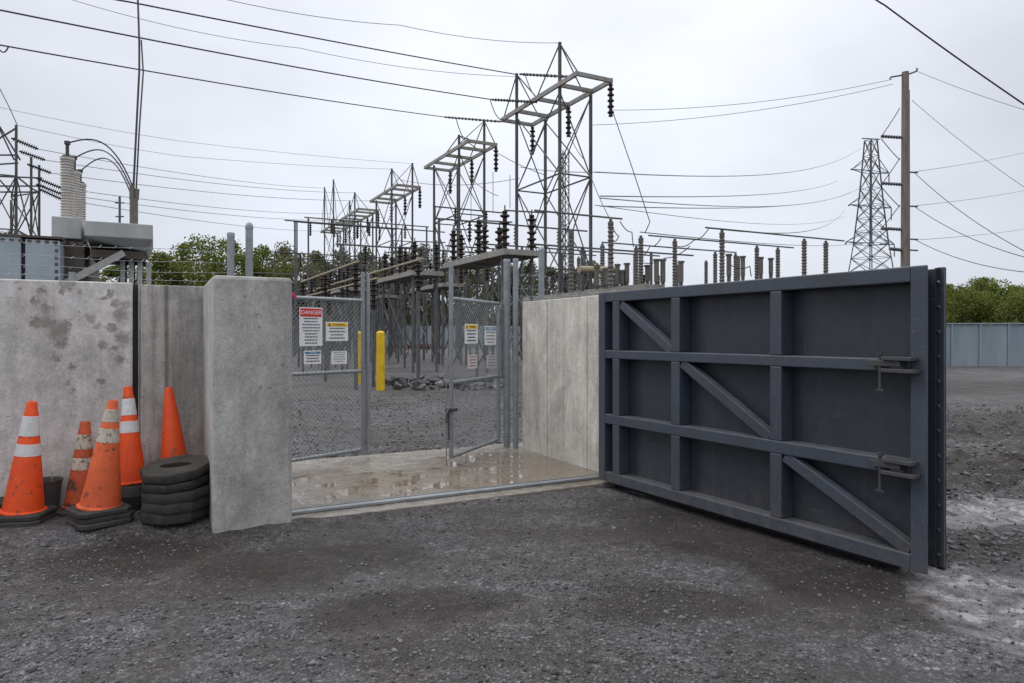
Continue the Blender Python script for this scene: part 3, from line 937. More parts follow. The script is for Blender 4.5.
for (label, px0, px1, y0, y1, face, band, word, lines, ink, tri, wc) in [
    ('narrow looking sign with yellow header on the inward swung leaf', 462, 475, 324, 343.5, 'white', 'signyellow', 'WARNING', 4, 'ink', True, 'ink'),
    ('faded blue headed notice sign beside the hinge post', 482, 493.5, 326, 345, 'white', 'signfadedblue', 'NOTICE', 4, 'greyink', False, 'white'),
    ('faded pinkish sign low on the inward swung leaf', 465, 474.5, 355, 368.5, 'pinkish', None, None, 4, 'greyink', False, 'white'),
    ('washed out grey sign low beside the hinge post', 484, 494, 355, 368, 'pale', None, None, 4, 'greyink', False, 'white'),
]:
    s0, _, d0 = leaf_spot(RQ, RP, px0, y0)
    s1, _, d1 = leaf_spot(RQ, RP, px1, y1)
    dm = (d0 + d1) / 2
    sign(label, RQ, ra, (s0 + s1) / 2, H - ((y0 + y1) / 2 - 335) / F * dm, s1 - s0, (y1 - y0) / F * dm, face, band, word, lines, ink, tri, wc)


# ------------------------------------------------------------------ cones
def rounded_plate(m, half, cut, z0, z1, cx=0.0, cy=0.0):
    pts = [(half, half - cut), (half - cut, half), (-half + cut, half), (-half, half - cut), (-half, -half + cut), (-half + cut, -half), (half - cut, -half), (half, -half + cut)]
    ins = 0.012
    vs = [(x + cx, y + cy, z0) for x, y in pts] + [(x + cx, y + cy, z1 - 0.01) for x, y in pts] + [(x * (1 - ins / half) + cx, y * (1 - ins / half) + cy, z1) for x, y in pts]
    fs = [tuple(range(8))[::-1], tuple(range(16, 24))]
    for a in (0, 8):
        for k in range(8):
            k2 = (k + 1) % 8
            fs.append((a + k, a + k2, a + 8 + k2, a + 8 + k))
    return m.add(vs, fs)


def cone(label, x, y, z, ztip, rb, rt, lean, mat, collar, collars, stack=1, round_base=False, rz=0.3, group='orange traffic cones by the wall'):
    t = thing('traffic_cone', label, 'traffic cone', (x, y, z), rz, group)
    bt = 0.042 * stack
    m = MB()
    if round_base:
        m.lathe([(rb * 1.42, 0), (rb * 1.46, bt * 0.6), (rb * 1.2, bt * 0.95), (rb * 0.9, bt)], n=20)
    else:
        for k in range(stack):
            rounded_plate(m, rb * 1.28 - 0.004 * k, 0.05, 0.042 * k, 0.042 * k + 0.039, random.uniform(-0.012, 0.012), random.uniform(-0.012, 0.012))
    m.build('base', M['rubber'], t, bevel=0.004)
    h = ztip - z - bt
    # the cone axis leans by `lean` (dx, dy over the whole height), in world axes
    q = Matrix.Rotation(-rz, 3, 'Z') @ Vector((lean[0], lean[1], h))
    L = q.length
    o0 = Vector((0, 0, bt - 0.004))
    rad = lambda f: rb * 0.92 + (rt - rb * 0.92) * min(1, max(0, f))
    prof = [(rb * 1.06, 0), (rb * 1.05, 0.012), (rb * 0.93, 0.02), (rad(0.9), L * 0.9), (rad(0.9) * 0.93, L * 0.905), (rt * 0.95, L * 0.985), (rt * 0.75, L), (rt * 0.55, L * 0.99), (rt * 0.5, L * 0.9)]
    MB().lathe(prof, o0, q, 28, caps=False).build('body', M[mat], t, True)
    for (a, b) in collars:
        e = 0.0028
        MB().lathe([(rad(a) + e * 0.2, L * a), (rad(a) + e, L * a + 0.002), (rad(b) + e, L * b - 0.002), (rad(b) + e * 0.2, L * b)], o0, q, 28, caps=False).build('collar', M[collar], t, True)
    return t


def gpt(px, d):
    return (px - 512) / F * d, d


def gz(x, y): return ground_z(x, y) - 0.004


x, y = gpt(23, 5.33)
cone('bright clean orange cone with white bands, leftmost in the row of cones', x, y, gz(x, y), 0.985, 0.150, 0.037, (0.07, 0.0), 'orange', 'reflect', [(0.51, 0.62), (0.69, 0.87)], 2, rz=0.15)
x, y = gpt(80, 5.62)
cone('short grimy orange cone with yellowed bands standing against the stained wall', x, y, gz(x, y), 0.79, 0.125, 0.038, (0.03, 0.02), 'orange_dirty', 'reflect_worn', [(0.44, 0.58), (0.68, 0.85)], 1, rz=0.5)
x, y = gpt(100, 5.28)
cone('faded leaning orange cone with scuffed dirty bands on a triple rubber base', x, y, gz(x, y), 1.0, 0.152, 0.036, (0.10, 0.0), 'orange_faded', 'reflect_worn', [(0.61, 0.74), (0.80, 0.92)], 3, rz=0.85)
x, y = gpt(131, 5.72)
cone('orange cone with white bands on a thick round base under the wall joint', x, y, gz(x, y), 1.07, 0.125, 0.034, (-0.055, 0.05), 'orange', 'reflect', [(0.52, 0.64), (0.70, 0.87)], 5, True, rz=0.2)
x, y = gpt(177, 5.93)
cone('plain orange cone without bands standing behind the stack of rubber rings', x, y, gz(x, y), 1.05, 0.155, 0.034, (-0.075, 0.0), 'orange', 'reflect', [], 1, rz=0.4)

# stack of rubber ring weights
sx, sy = gpt(176.5, 5.44)
z = gz(sx, sy)
ring_labels = ['bottom rubber ring of the stack between the cones and the pillar', 'second rubber ring from the bottom of the stack beside the pillar', 'middle rubber ring of the stack beside the pillar',
               'second rubber ring from the top, bluish edged, in the stack by the pillar', 'topmost worn rubber ring with an open slot, on the stack beside the pillar']
for k in range(5):
    th = [0.085, 0.082, 0.078, 0.070, 0.072][k]
    m = MB()
    n = 32
    ro, ri = 0.268 + random.uniform(-0.010, 0.004), (0.12, 0.055)
    oct_ = lambda a, r: r * 0.924 / math.cos((a % (math.pi / 4)) - math.pi / 8)
    vs, fs = [], []
    for lev, (rr, zz) in enumerate([(0.975, 0.004), (1.0, th * 0.2), (0.99, th * 0.85), (0.965, th)]):
        for i in range(n):
            a = 2 * math.pi * i / n
            q = oct_(a, ro) * rr
            vs.append((q * math.cos(a), q * math.sin(a) * 0.97, zz))
    for zz in (th, 0.004):
        for i in range(n):
            a = 2 * math.pi * i / n
            vs.append((ri[0] * math.cos(a), ri[1] * math.sin(a), zz))
    for lv in range(5):
        for i in range(n):
            j = (i + 1) % n
            fs.append((lv * n + i, lv * n + j, (lv + 1) * n + j, (lv + 1) * n + i))
    for i in range(n):
        j = (i + 1) % n
        fs.append((5 * n + i, 5 * n + j, j, i))
    m.add(vs, fs)
    o = m.build('rubber_ring', M['rubber_worn'] if k != 3 else M['rubber'], None, True)
    o.location = (sx + random.uniform(-0.014, 0.014), sy + random.uniform(-0.01, 0.01), z)
    o.rotation_euler = (R((1.0, 2.0, 3.5, 7.0, 9.5)[k]), R(-0.9 * k), 0.12 + random.uniform(-0.08, 0.08))
    z += th * 1.0 + (0.001, 0.001, 0.012, 0.016, 0)[k]
    tag(o, ring_labels[k], 'rubber ring', 'stacked rubber rings beside the pillar', 'thing')

# bucket and spare base by the left cone
bx, by = gpt(45.5, 5.60)
t = thing('bucket', 'dark plastic bucket with a pale stick tucked behind the leftmost cone', 'bucket', (bx, by, gz(bx, by)))
MB().lathe([(0.09, 0), (0.115, 0.255), (0.123, 0.256), (0.123, 0.27), (0.11, 0.268), (0.086, 0.02), (0.0, 0.02)], n=20).build('body', M['plastic_dark'], t, True)
MB().tube([(0.02, 0.0, 0.03), (0.06, -0.02, 0.24), (0.085, -0.04, 0.345)], 0.007, 6).build('stick', M['reflect_worn'], t)
bx, by = gpt(-4, 5.42)
m = MB()
for k in range(3): rounded_plate(m, 0.2, 0.05, 0.045 * k, 0.045 * k + 0.042, random.uniform(-0.01, 0.01), 0)
o = m.build('rubber_slab_pile', M['rubber'], bevel=0.004)
o.location = (bx - 0.1, by + 0.02, gz(bx, by))
tag(o, 'low pile of black square rubber slabs against the wall behind the leftmost cone', 'rubber slabs', kind='thing')

# ------------------------------------------------------------------ bollards and rocks
for k, (px, yb, lab) in enumerate(((380.5, 390, 'yellow bollard standing in the open gap between the gate leaves'), (358.3, 384, 'yellow bollard seen through the chain-link beside the signs'))):
    d = 1.5 * F / (yb - 335)
    t = thing('bollard', lab, 'bollard', ((px - 512) / F * d, d, -0.01), group='yellow bollards in the yard')
    MB().lathe([(0.114, 0), (0.114, 1.55)], n=20).build('sleeve', M['yellow'], t, True)
    MB().lathe([(0.114, 1.551), (0.106, 1.585), (0.075, 1.61), (0.03, 1.622)], n=20).build('cap', M['yellow'], t, True)
import itertools
for k in range(110):
    px = random.uniform(384, 500)
    d = random.uniform(18.4, 22.0)
    sz = 0.08 + 0.2 * random.random() ** 2
    b_ = bmesh.new()
    for _ in range(9):
        b_.verts.new((random.uniform(-1, 1) * sz * 1.3, random.uniform(-1, 1) * sz, random.uniform(-0.7, 0.7) * sz))
    bmesh.ops.convex_hull(b_, input=b_.verts)
    for vv in [q for q in b_.verts if not q.link_faces]: b_.verts.remove(vv)
    me = bpy.data.meshes.new('rock')
    b_.to_mesh(me)
    b_.free()
    me.materials.append(M['rock'] if k % 9 else M['rock_pale'])
    o = bpy.data.objects.new('rock', me)
    COL.objects.link(o)
    x, y = (px - 512) / F * d, d
    o.location = (x, y, max(ground_z(x, y), -0.05) + sz * 0.3 + (0.14 * random.random() if px < 448 else 0))
    o.rotation_euler.z = random.uniform(0, 6)
    tag(o, 'broken angular rock in the heap beside the yellow bollards', 'rock', 'dark rocks heaped in the yard', 'thing')

# ------------------------------------------------------------------ substation: lattice bus towers
def bus_tower(u, v, label, peaks):
    t = thing('lattice_tower', label, 'lattice tower', W(u, v), TH, 'row of lattice bus towers')
    w, L = 1.63, 4.03
    for (a, b, key) in ((0, 0, 'nl'), (w, 0, 'nr'), (0, L, 'fl'), (w, L, 'fr')):
        MB().bar((a, b, -0.1), (a, b, peaks.get(key, 12.3)), 0.115).build('leg', M['lattice'], t)
    m = MB()
    lev = [0.3, 4.4, 8.6, 12.2]
    for i in range(3):
        z0, z1 = lev[i], lev[i + 1]
        for (p, q) in (((0, 0), (w, 0)), ((0, L), (w, L)), ((0, 0), (0, L)), ((w, 0), (w, L))):
            wd = 0.042 if i else 0.055
            m.bar((*p, z0), (*q, z1), wd).bar((*q, z0), (*p, z1), wd)
            if i: m.bar((*p, z0), (*q, z0), 0.06)
    m.build('bracing', M['lattice'], t)
    p = MB()
    for x in (-0.06, w + 0.09):
        p.box(x - 0.05, x + 0.05, -1.5, 5.6, 12.38, 12.58)
    for y in (-1.45, 0.0, 2.0, 3.95, 5.55):
        p.box(0.0, w + 0.03, y - 0.06, y + 0.06, 12.395, 12.565)
    p.build('platform', M['beam'], t)
    for (a, b, key) in ((0, 0, 'nl'), (0, L, 'fl'), (w, 0, 'nr')):
        if key in peaks:
            s = MB()
            for y in (-1.4 if b == 0 else 2.1, 2.0 if b == 0 else 5.4):
                s.bar((a, b, peaks[key] - 0.05), (a, y, 12.6), 0.045)
            s.bar((a, b, peaks[key] - 0.05), (w - a, b + 0.6, 12.6), 0.04)
            s.build('peak_stay', M['lattice'], t)
    for y in (-1.4, 2.0, 5.5):
        MB().sheds((w + 0.09, y, 12.34), (w + 0.09, y, 10.95), 0.075, 0.15, 5, 10).build('insulator', M['brownglaze'], t)
    return t


tw_v = [25.59, 36.8, 49.6, 60.3, 68.5]
tw_lab = ['tallest lattice tower with two peaks, rising beside the chain-link hinge posts', 'second lattice tower of the row, its platform just left of the tallest one',
          'third lattice tower of the row, behind the middle of the gate opening', 'fourth lattice tower of the row, half hidden among the bus bars', 'last and smallest lattice tower at the far end of the row']
pk = [{'nl': 14.35, 'fl': 14.35}, {'nr': 14.3, 'nl': 13.2}, {'nr': 14.6, 'nl': 14.0}, {'nl': 14.2}, {'nl': 17.0, 'fl': 17.0, 'nr': 15.0}]
for v, l, p in zip(tw_v, tw_lab, pk):
    bus_tower(15.75, v, l, p)


# ------------------------------------------------------------------ disconnect switch platforms
def switch_platform(label):
    t = thing('switch_platform', label, 'switch platform', (0, 0, 0), TH, 'switch platforms with brown insulators')
    for a in (0.15, 1.15):
        for b in (0.4, 4.4):
            MB().box(a - 0.04, a + 0.04, b - 0.04, b + 0.04, -0.1, 3.84).build('column', M['galv_dark'], t)
    p = MB().box(0, 0.09, 0, 4.8, 3.86, 4.02).box(1.22, 1.31, 0, 4.8, 3.86, 4.02)
    for y in (0.0, 1.0, 2.3, 3.6, 4.68): p.box(0.092, 1.218, y, y + 0.12, 3.87, 4.01)
    p.box(0.0, 1.31, 0.122, 4.67, 4.021, 4.05)
    p.build('deck', M['beam'], t)
    b = MB()
    for x in (0.15, 1.15):
        b.bar((x, 0.46, 0.4), (x, 4.34, 3.7), 0.032).bar((x, 4.34, 0.4), (x, 0.46, 3.7), 0.032)
    b.build('bracing', M['galv_dark'], t)
    for (x, y, h) in ((0.2, 0.35, 1.15), (0.35, 1.0, 0.75), (1.12, 0.35, 1.1), (0.2, 2.2, 1.12), (0.55, 2.5, 1.0), (0.2, 4.3, 1.1), (0.6, 4.55, 1.0)):
        i = MB().sheds((x, y, 4.051), (x, y, 4.05 + h), 0.065, 0.15, 5 if h > 0.9 else 3, 14).build('insulator', M['brownglaze'], t)
        MB().tube([(x, y, 4.05 + h), (x, y, 4.22 + h)], 0.022, 8).build('terminal', M['galv_dark'], i)
    for y in (0.35, 2.35, 4.4):
        MB().tube([(0.2, y, 5.22), (1.5, y, 5.26)], 0.025, 6).build('blade', M['galv_dark'], t)
    return t


sp = switch_platform('switch platform with tall brown insulators directly behind the inward swung gate leaf')
sp.location = W(9.05, 17.8)
for (u, v, lab) in ((8.95, 25.5, 'second switch platform further back behind the gap between the gate leaves'), (8.9, 36.0, 'small distant switch platform seen above the signs'), (12.4, 31.0, 'distant switch platform standing in front of the second tower'), (12.6, 42.0, 'far switch platform beneath the third tower')):
    c = copy_tree(sp)
    c.location = W(u, v)
    c['label'] = lab


# ------------------------------------------------------------------ bus pipes carried on brown post insulators
def bus_run(u, v0, v1, z, label, mat='tanpipe', n=3, r=0.036):
    t = thing('bus_pipe', label, 'bus pipe', W(u, v0), TH, 'bus pipes on brown insulators')
    L = v1 - v0
    MB().tube([(0, 0, z), (0, L, z)], r, 8).build('pipe', M[mat], t, True)
    for k in range(n):
        y = L * (0.03 + 0.94 * k / (n - 1))
        MB().box(-0.045, 0.045, y - 0.045, y + 0.045, -0.1, z - 0.93).build('column', M['galv_dark'], t)
        MB().sheds((0, y, z - 0.92), (0, y, z - 0.06), 0.06, 0.135, 5, 10).build('insulator', M['brownglaze'], t)
    return t


bus_run(4.9, 18.4, 26.5, 3.5, 'tan bus pipe sloping away just above the ribboned gate leaf')
bus_run(5.9, 20.0, 33.0, 3.2, 'lower tan bus pipe behind the top rail of the ribboned gate leaf')
bus_run(7.0, 19.0, 34.0, 3.75, 'long tan bus pipe running away through the gap between the gate leaves', n=4)
bus_run(11.8, 24.0, 48.0, 4.6, 'long grey bus pipe running past the tower legs', 'beam', 5)
bus_run(13.6, 30.0, 60.0, 5.4, 'highest grey bus pipe running under the tower row', 'beam', 5)


def cross_bus(u0, u1, v, z, label, posts, hang=0, mat='galv_dark', r=0.05):
    t = thing('cross_bus', label, 'bus bar', W(u0, v), TH, 'bus bars crossing between the towers')
    L = u1 - u0
    MB().tube([(0, 0, z), (L, 0, z)], r, 8).build('bar', M[mat], t, True)
    for x in posts:
        MB().bar((x, 0, -0.1), (x, 0, z - r * 0.9), 0.11).build('post', M[mat], t)
    for k in range(hang):
        x = L * (k + 0.7) / (hang + 0.4)
        MB().sheds((x, 0, z - r), (x, 0, z - 1.1), 0.06, 0.13, 5, 8).build('insulator', M['brownglaze'], t)
    return t


cross_bus(8.0, 20.0, 49.5, 9.5, 'long high bus bar on a T post above the pillar', (0.7, 8.5), 0)
cross_bus(15.7, 21.0, 40.9, 9.7, 'bus bar jutting from the second tower legs', (0.12,), 2)
cross_bus(13.0, 22.5, 33.5, 7.6, 'bus bar crossing behind the tallest tower', (0.2, 8.5), 3)
cross_bus(8.0, 19.0, 56.0, 8.0, 'dark bus bar crossing behind the third tower', (0.3, 10.0), 3)
cross_bus(7.0, 19.0, 64.0, 7.0, 'lowest far bus bar in front of the trees', (0.3, 5.0, 10.0), 3)
cross_bus(14.0, 19.0, 45.0, 6.2, 'short bus bar low between the second and third towers', (0.2, 4.5), 2)
cross_bus(9.0, 19.5, 38.5, 6.6, 'bus bar crossing below the second tower platform', (0.3, 5.2, 10.2), 4)
cross_bus(10.0, 20.0, 53.0, 10.4, 'high thin bus bar between the third and fourth towers', (0.3, 9.8), 3)
cross_bus(10.5, 19.5, 60.5, 11.2, 'high far bus bar at the fourth tower', (0.3, 8.8), 4)
cross_bus(11.0, 20.0, 71.0, 9.2, 'farthest bus bar by the last tower', (0.3, 4.5, 8.8), 3)
cross_bus(16.5, 27.0, 29.5, 6.0, 'bus bar running to the right behind the tallest tower', (3.0, 7.5), 0)
cross_bus(17.0, 30.0, 36.0, 6.8, 'bus bar crossing the sky low to the right of the tallest tower', (2.5, 7.0, 11.5), 0)
cross_bus(17.0, 29.0, 42.0, 7.4, 'farther bus bar low to the right of the tallest tower', (3.5, 9.0), 0)
dk = thing('cable_duct', 'short fat tan duct lying level behind the tallest tower legs', 'duct', W(15.2, 23.2), TH)
MB().tube([(0, 0, 4.15), (1.9, 0, 4.2)], 0.15, 14).build('duct', M['tanpipe'], dk, True)
for x in (0.15, 1.75): MB().box(x - 0.06, x + 0.06, -0.06, 0.06, -0.1, 4.02).build('column', M['galv_dark'], dk)
# thin steel racks in the yard
def rack(u, v, h, label):
    t = thing('steel_rack', label, 'steel rack', W(u, v), TH, 'thin brown steel racks in the yard')
    for a, b in ((0, 0), (1.1, 0), (0, 2.2), (1.1, 2.2)):
        MB().bar((a, b, -0.1), (a, b, h), 0.06).build('leg', M['galv_dark'], t)
    m = MB()
    for (p, q) in (((0, 0), (1.1, 0)), ((0, 2.2), (1.1, 2.2)), ((0, 0), (0, 2.2)), ((1.1, 0), (1.1, 2.2))):
        m.bar((*p, 0.3), (*q, h * 0.52), 0.04).bar((*q, 0.3), (*p, h * 0.52), 0.04).bar((*p, h * 0.52), (*q, h - 0.1), 0.04).bar((*p, h * 0.52), (*q, h * 0.52), 0.05)
        m.bar((*p, h - 0.06), (*q, h - 0.06), 0.08)
    m.build('bracing', M['galv_dark'], t)
    for (a, b) in ((0, 0), (1.1, 0), (0.55, 1.1), (0, 2.2)):
        MB().sheds((a, b, h), (a, b, h + 0.85), 0.055, 0.12, 5, 8).build('insulator', M['brownglaze'], t)
    return t


for k, (u, v, h) in enumerate(((6.4, 30, 3.2), (10.8, 38, 4.2), (5.4, 38, 3.0), (9.6, 42, 4.0), (13.6, 47, 5.0), (7.2, 48, 3.4), (11.2, 52, 4.4), (14.5, 56, 5.2), (18.6, 44, 5.5), (19.0, 34, 4.4), (18.3, 27, 3.6), (21.5, 30, 4.2), (23.0, 36, 4.6), (25.5, 32, 4.2), (21.0, 41, 5.2), (17.2, 52, 6.0), (16.2, 64, 7.0), (13.0, 66, 6.4))):
    rack(u, v, h, 'thin weathered steel rack carrying brown insulators among the bus bars')

# grey post-insulator bay to the right
def post_frame(u, v0, v1, vs_, label, zf=3.45, ztop=5.45, us=(0,)):
    t = thing('insulator_stand', label, 'insulator stand', W(u, v0), TH, 'stands of grey post insulators')
    L = v1 - v0
    wide = max(us) + 0.5
    f = MB().box(-0.45, -0.30, 0, L, zf - 0.22, zf).box(wide - 0.15, wide, 0, L, zf - 0.22, zf)
    y = 0.05
    while y < L:
        f.box(-0.298, wide - 0.152, y, y + 0.12, zf - 0.2, zf - 0.01)
        y += 0.7
    f.build('frame', M['beam'], t)
    for a in (-0.38, wide - 0.08):
        for b in (0.2, L - 0.2):
            MB().box(a - 0.07, a + 0.07, b - 0.07, b + 0.07, -0.1, zf - 0.221).build('column', M['galv_dark'], t)
    for vv in vs_:
        for x in us:
            MB().sheds((x, vv - v0, zf + 0.002), (x, vv - v0, ztop), 0.085, 0.118, 14, 12).build('insulator', M['greyglaze'], t)
            MB().tube([(x, vv - v0, ztop), (x, vv - v0, ztop + 0.1)], 0.06, 8).build('cap', M['galv_dark'], t)
    return t


post_frame(19.4, 19.0, 25.6, (19.6, 22.3, 24.9), 'stand of grey post insulators rising behind the middle of the steel gate')
post_frame(24.2, 19.0, 25.6, (19.75, 22.3, 24.9), 'wide stand of grey post insulators rising behind the latch end of the steel gate', us=(0.0, 1.35))
post_frame(16.9, 20.6, 26.0, (21.4, 24.0), 'stand of grey post insulators above the hinge end of the steel gate', ztop=5.3)
post_frame(20.6, 28.0, 33.0, (28.6, 31.5), 'farther stand of grey post insulators behind the middle of the gate', zf=3.9, ztop=5.7, us=(0, 1.6))
post_frame(27.5, 26.0, 32.0, (26.6, 29.0, 31.4), 'farthest stand of grey post insulators behind the latch end', zf=3.9, ztop=5.6)
post_frame(14.3, 19.0, 25.5, (19.8, 22.4), 'stand of grey post insulators between the tallest tower and the steel gate', zf=3.1, ztop=5.5)
for (u0, u1, v, z, lab) in ((18.6, 26.6, 19.65, 5.6, 'upper grey bus tube on the post insulators nearest the gate'), (18.0, 26.6, 22.3, 5.6, 'middle grey bus tube on the post insulators behind the gate'), (17.5, 25.6, 24.9, 5.6, 'lower looking grey bus tube on the rear post insulators'), (11.2, 14.8, 19.8, 5.65, 'grey bus tube crossing the tallest tower legs')):
    o = MB().tube([W(u0, v, z), W(u1, v, z)], 0.034, 8).build('bus_tube', M['galv_dark'], None, True)
    tag(o, lab, 'bus tube', 'grey bus tubes behind the gate', 'thing')
# small terminal posts along the frames
for k, (px, yt, yb, d) in enumerate(((597, 266, 286, 27), (606, 268, 285, 27), (617.5, 264, 284, 28), (627, 263, 283, 28), (622, 270, 284, 28), (647.5, 265, 281, 27), (656.5, 259, 282, 26.5), (663, 259, 282, 26.5), (681, 261, 282, 26), (729, 254, 276, 27.5), (743, 256, 276, 30), (761, 257, 274, 30), (771, 258, 274, 30))):
    p, q = at(px, yb, d), at(px, yt, d)
    t = thing('terminal_post', 'slim grey terminal post poking above the steel gate', 'terminal post', (p.x, p.y, 0), group='slim terminal posts above the gate')
    MB().bar((0, 0, -0.1), (0, 0, p.z), 0.12).build('column', M['galv_dark'], t)
    MB().lathe([(0.1, p.z), (0.1, q.z - 0.08), (0.14, q.z - 0.07), (0.14, q.z)], n=8).build('cap', M['greyglaze'], t)


def wire(label, pts, r=0.02, sag=0.0, mat='wire', group='overhead wires', name='overhead_wire'):
    """a conductor through the given points, sagging between them"""
    path = []
    for a, b in zip(pts[:-1], pts[1:]):
        a, b = Vector(a), Vector(b)
        for i in range(18):
            f = i / 18
            p = a.lerp(b, f)
            p.z -= sag * 4 * f * (1 - f)
            path.append(p)
    path.append(Vector(pts[-1]))
    o = MB().tube(path, r, 5).build(name, M[mat], None, True)
    return tag(o, label, 'wire', group, 'thing')


# ------------------------------------------------------------------ transformer behind the left wall
tf = thing('power_transformer', 'grey power transformer with three ribbed bushings behind the stained concrete wall', 'transformer', W(-1.7, 17.6), TH)
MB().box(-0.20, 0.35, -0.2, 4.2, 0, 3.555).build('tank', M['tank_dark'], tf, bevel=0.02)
MB().box(-0.24, 0.30, -0.3, 3.9, 3.56, 4.02).build('turret', M['tank'], tf, bevel=0.02)
for k, y in enumerate((0.15, 1.6, 3.05)):
    b = MB().sheds((0, y, 4.02), (0, y, 5.38), 0.112, 0.137, 20, 18).build('bushing', M['whiteglaze'], tf, True)
    MB().lathe([(0.10, 5.35), (0.10, 5.42), (0.035, 5.43), (0.035, 5.66), (0.06, 5.67), (0.06, 5.74)], (0, y, 0), n=12).build('terminal', M['hardware'], b)
# shallow conservator tray
c = MB()
x0, x1, y0, y1 = 0.38, 1.66, -0.65, 1.3
for (zt, i0) in ():
    pass
top = [(x0, y0), (x1, y0), (x1, y1), (x0, y1)]
vs = [(x, y, 3.60) for x, y in top] + [(x, y, 3.92) for x, y in top] + [(x0 + 0.05, y0 + 0.08, 3.55), (x1 - 0.12, y0 + 0.3, 3.34), (x1 - 0.1, y1, 3.34), (x0 + 0.02, y1, 3.4)]
c.add(vs, [(0, 1, 5, 4), (1, 2, 6, 5), (2, 3, 7, 6), (3, 0, 4, 7), (4, 5, 6, 7), (0, 8, 9, 1), (1, 9, 10, 2), (2, 10, 11, 3), (3, 11, 8, 0), (8, 11, 10, 9)])
c.build('conservator', M['tank'], tf, bevel=0.015)
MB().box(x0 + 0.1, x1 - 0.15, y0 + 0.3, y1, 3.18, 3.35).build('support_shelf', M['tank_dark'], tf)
MB().bar((-0.2, -0.4, 2.45), (1.1, -0.4, 3.3), 0.12, 0.14).build('strut', M['tank'], tf)
for k in range(7):
    x = 0.5 + k * 0.17
    MB().box(x, x + 0.10, -0.1, 1.2, 0.9, 2.62 if k < 3 else 3.15).build('radiator', M['tank'], tf, bevel=0.01)
m = MB().tube([(1.28, -0.1, 3.9), (1.28, -0.1, 4.55)], 0.085, 12).tube([(1.24, -0.1, 4.54), (1.25, -0.1, 4.86)], 0.055, 10).tube([(1.33, -0.1, 4.54), (1.345, -0.1, 4.78)], 0.05, 10)
m.build('riser', M['greyglaze'], tf, True)
rt = tf.matrix_basis @ Vector((1.62, -0.1, 4.9))
mtx = Matrix.Translation(W(-1.7, 17.6)) @ Matrix.Rotation(TH, 4, 'Z')
rtop = mtx @ Vector((1.27, -0.1, 4.8))
for k, y in enumerate((0.15, 1.6, 3.05)):
    a = mtx @ Vector((0, y, 5.70))
    pts = []
    for i in range(15):
        f = i / 14
        p = a.lerp(rtop, f)
        p.z = a.z + (rtop.z - 0.15 * k - a.z) * f ** 3.4 + 0.16 * math.sin(math.pi * f)
        pts.append(p)
    o = MB().tube(pts, 0.016, 6).build('jumper_wire', M['wire'], None, True)
    tag(o, ['highest arching jumper from the nearest bushing to the riser', 'middle arching jumper from the second bushing to the riser', 'lowest arching jumper from the rear bushing to the riser'][k], 'wire', 'jumpers arching from the transformer bushings', 'thing')
# cabinet bank left of the transformer
cb = thing('cooler_bank', 'low blue grey cooler bank with a dark slot at the picture edge', 'cooler bank', W(-3.62, 16.6), TH)
MB().box(-1.5, 1.25, 0, 2, 0, 3.45).build('body', M['cabinet'], cb, bevel=0.015)
MB().box(1.32, 1.9, 0, 2, 0, 3.42).build('body', M['cabinet'], cb, bevel=0.015)
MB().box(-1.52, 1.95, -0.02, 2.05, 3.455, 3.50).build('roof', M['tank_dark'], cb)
m = MB()
for k in range(26): m.box(-1.4 + k * 0.145, -1.4 + k * 0.145 + 0.07, -0.012, -0.001, 3.36, 3.41)
for k in range(14): m.box(1.82, 1.87, -0.012, -0.001, 1.5 + k * 0.14, 1.57 + k * 0.14)
m.build('bolt_rows', M['tank_dark'], cb)  # rows of small bolts on the cooler bank, in one mesh
MB().box(1.255, 1.315, 0.1, 1.9, 0, 3.44).build('slot', M['gate_dark'], cb)


# ------------------------------------------------------------------ far lattice gantry at the picture's left edge
lg_ = thing('lattice_gantry', 'dark lattice gantry with strain insulators at the left edge of the picture', 'gantry', at(0, 335, 30) - Vector((0, 0, 1.5)), TH)
wx, wy = 2.6, 3.2
loc = lambda px, py, d: Matrix.Rotation(-TH, 4, 'Z') @ (at(px, py, d) - (at(0, 335, 30) - Vector((0, 0, 1.5))))
legs = []
for (px, pyt, d) in ((-14, 92, 30), (16, 125, 30.5), (31, 157, 33), (39, 165, 34), (11, 200, 35)):
    q = loc(px, pyt, d)
    legs.append(q)
    MB().bar((q.x, q.y, -0.1), q, 0.095).build('leg', M['lattice'], lg_)
m = MB()
for (i, j) in ((0, 1), (1, 2), (2, 3), (1, 4), (3, 4)):
    a, b = legs[i], legs[j]
    for (z0, z1) in ((3.5, 6.2), (6.2, 8.6)):
        m.bar((a.x, a.y, z0), (b.x, b.y, z1), 0.045).bar((b.x, b.y, z0), (a.x, a.y, z1), 0.045).bar((a.x, a.y, z1), (b.x, b.y, z1), 0.055)
for (a, b) in (((-20, 95), (20, 160)), ((-20, 150), (16, 128)), ((-14, 155), (18, 155)), ((-14, 165), (18, 163)), ((-10, 176), (42, 178)), ((-10, 186), (44, 186)), ((-5, 120), (14, 160)), ((0, 192), (40, 192)), ((-5, 175), (16, 198))):
    m.bar(loc(*a, 30.2), loc(*b, 30.6), 0.06)
m.build('bracing', M['lattice'], lg_)
for (a, b) in (((11, 138), (38, 149)), ((19, 151), (45, 160)), ((27, 164), (51, 173)), ((36, 178), (61, 188)), ((36, 184), (61, 194)), ((39, 189), (61, 199))):
    MB().sheds(loc(*a, 30.5), loc(*b, 31), 0.035, 0.11, 11, 8).build('insulator', M['brownglaze'], lg_)

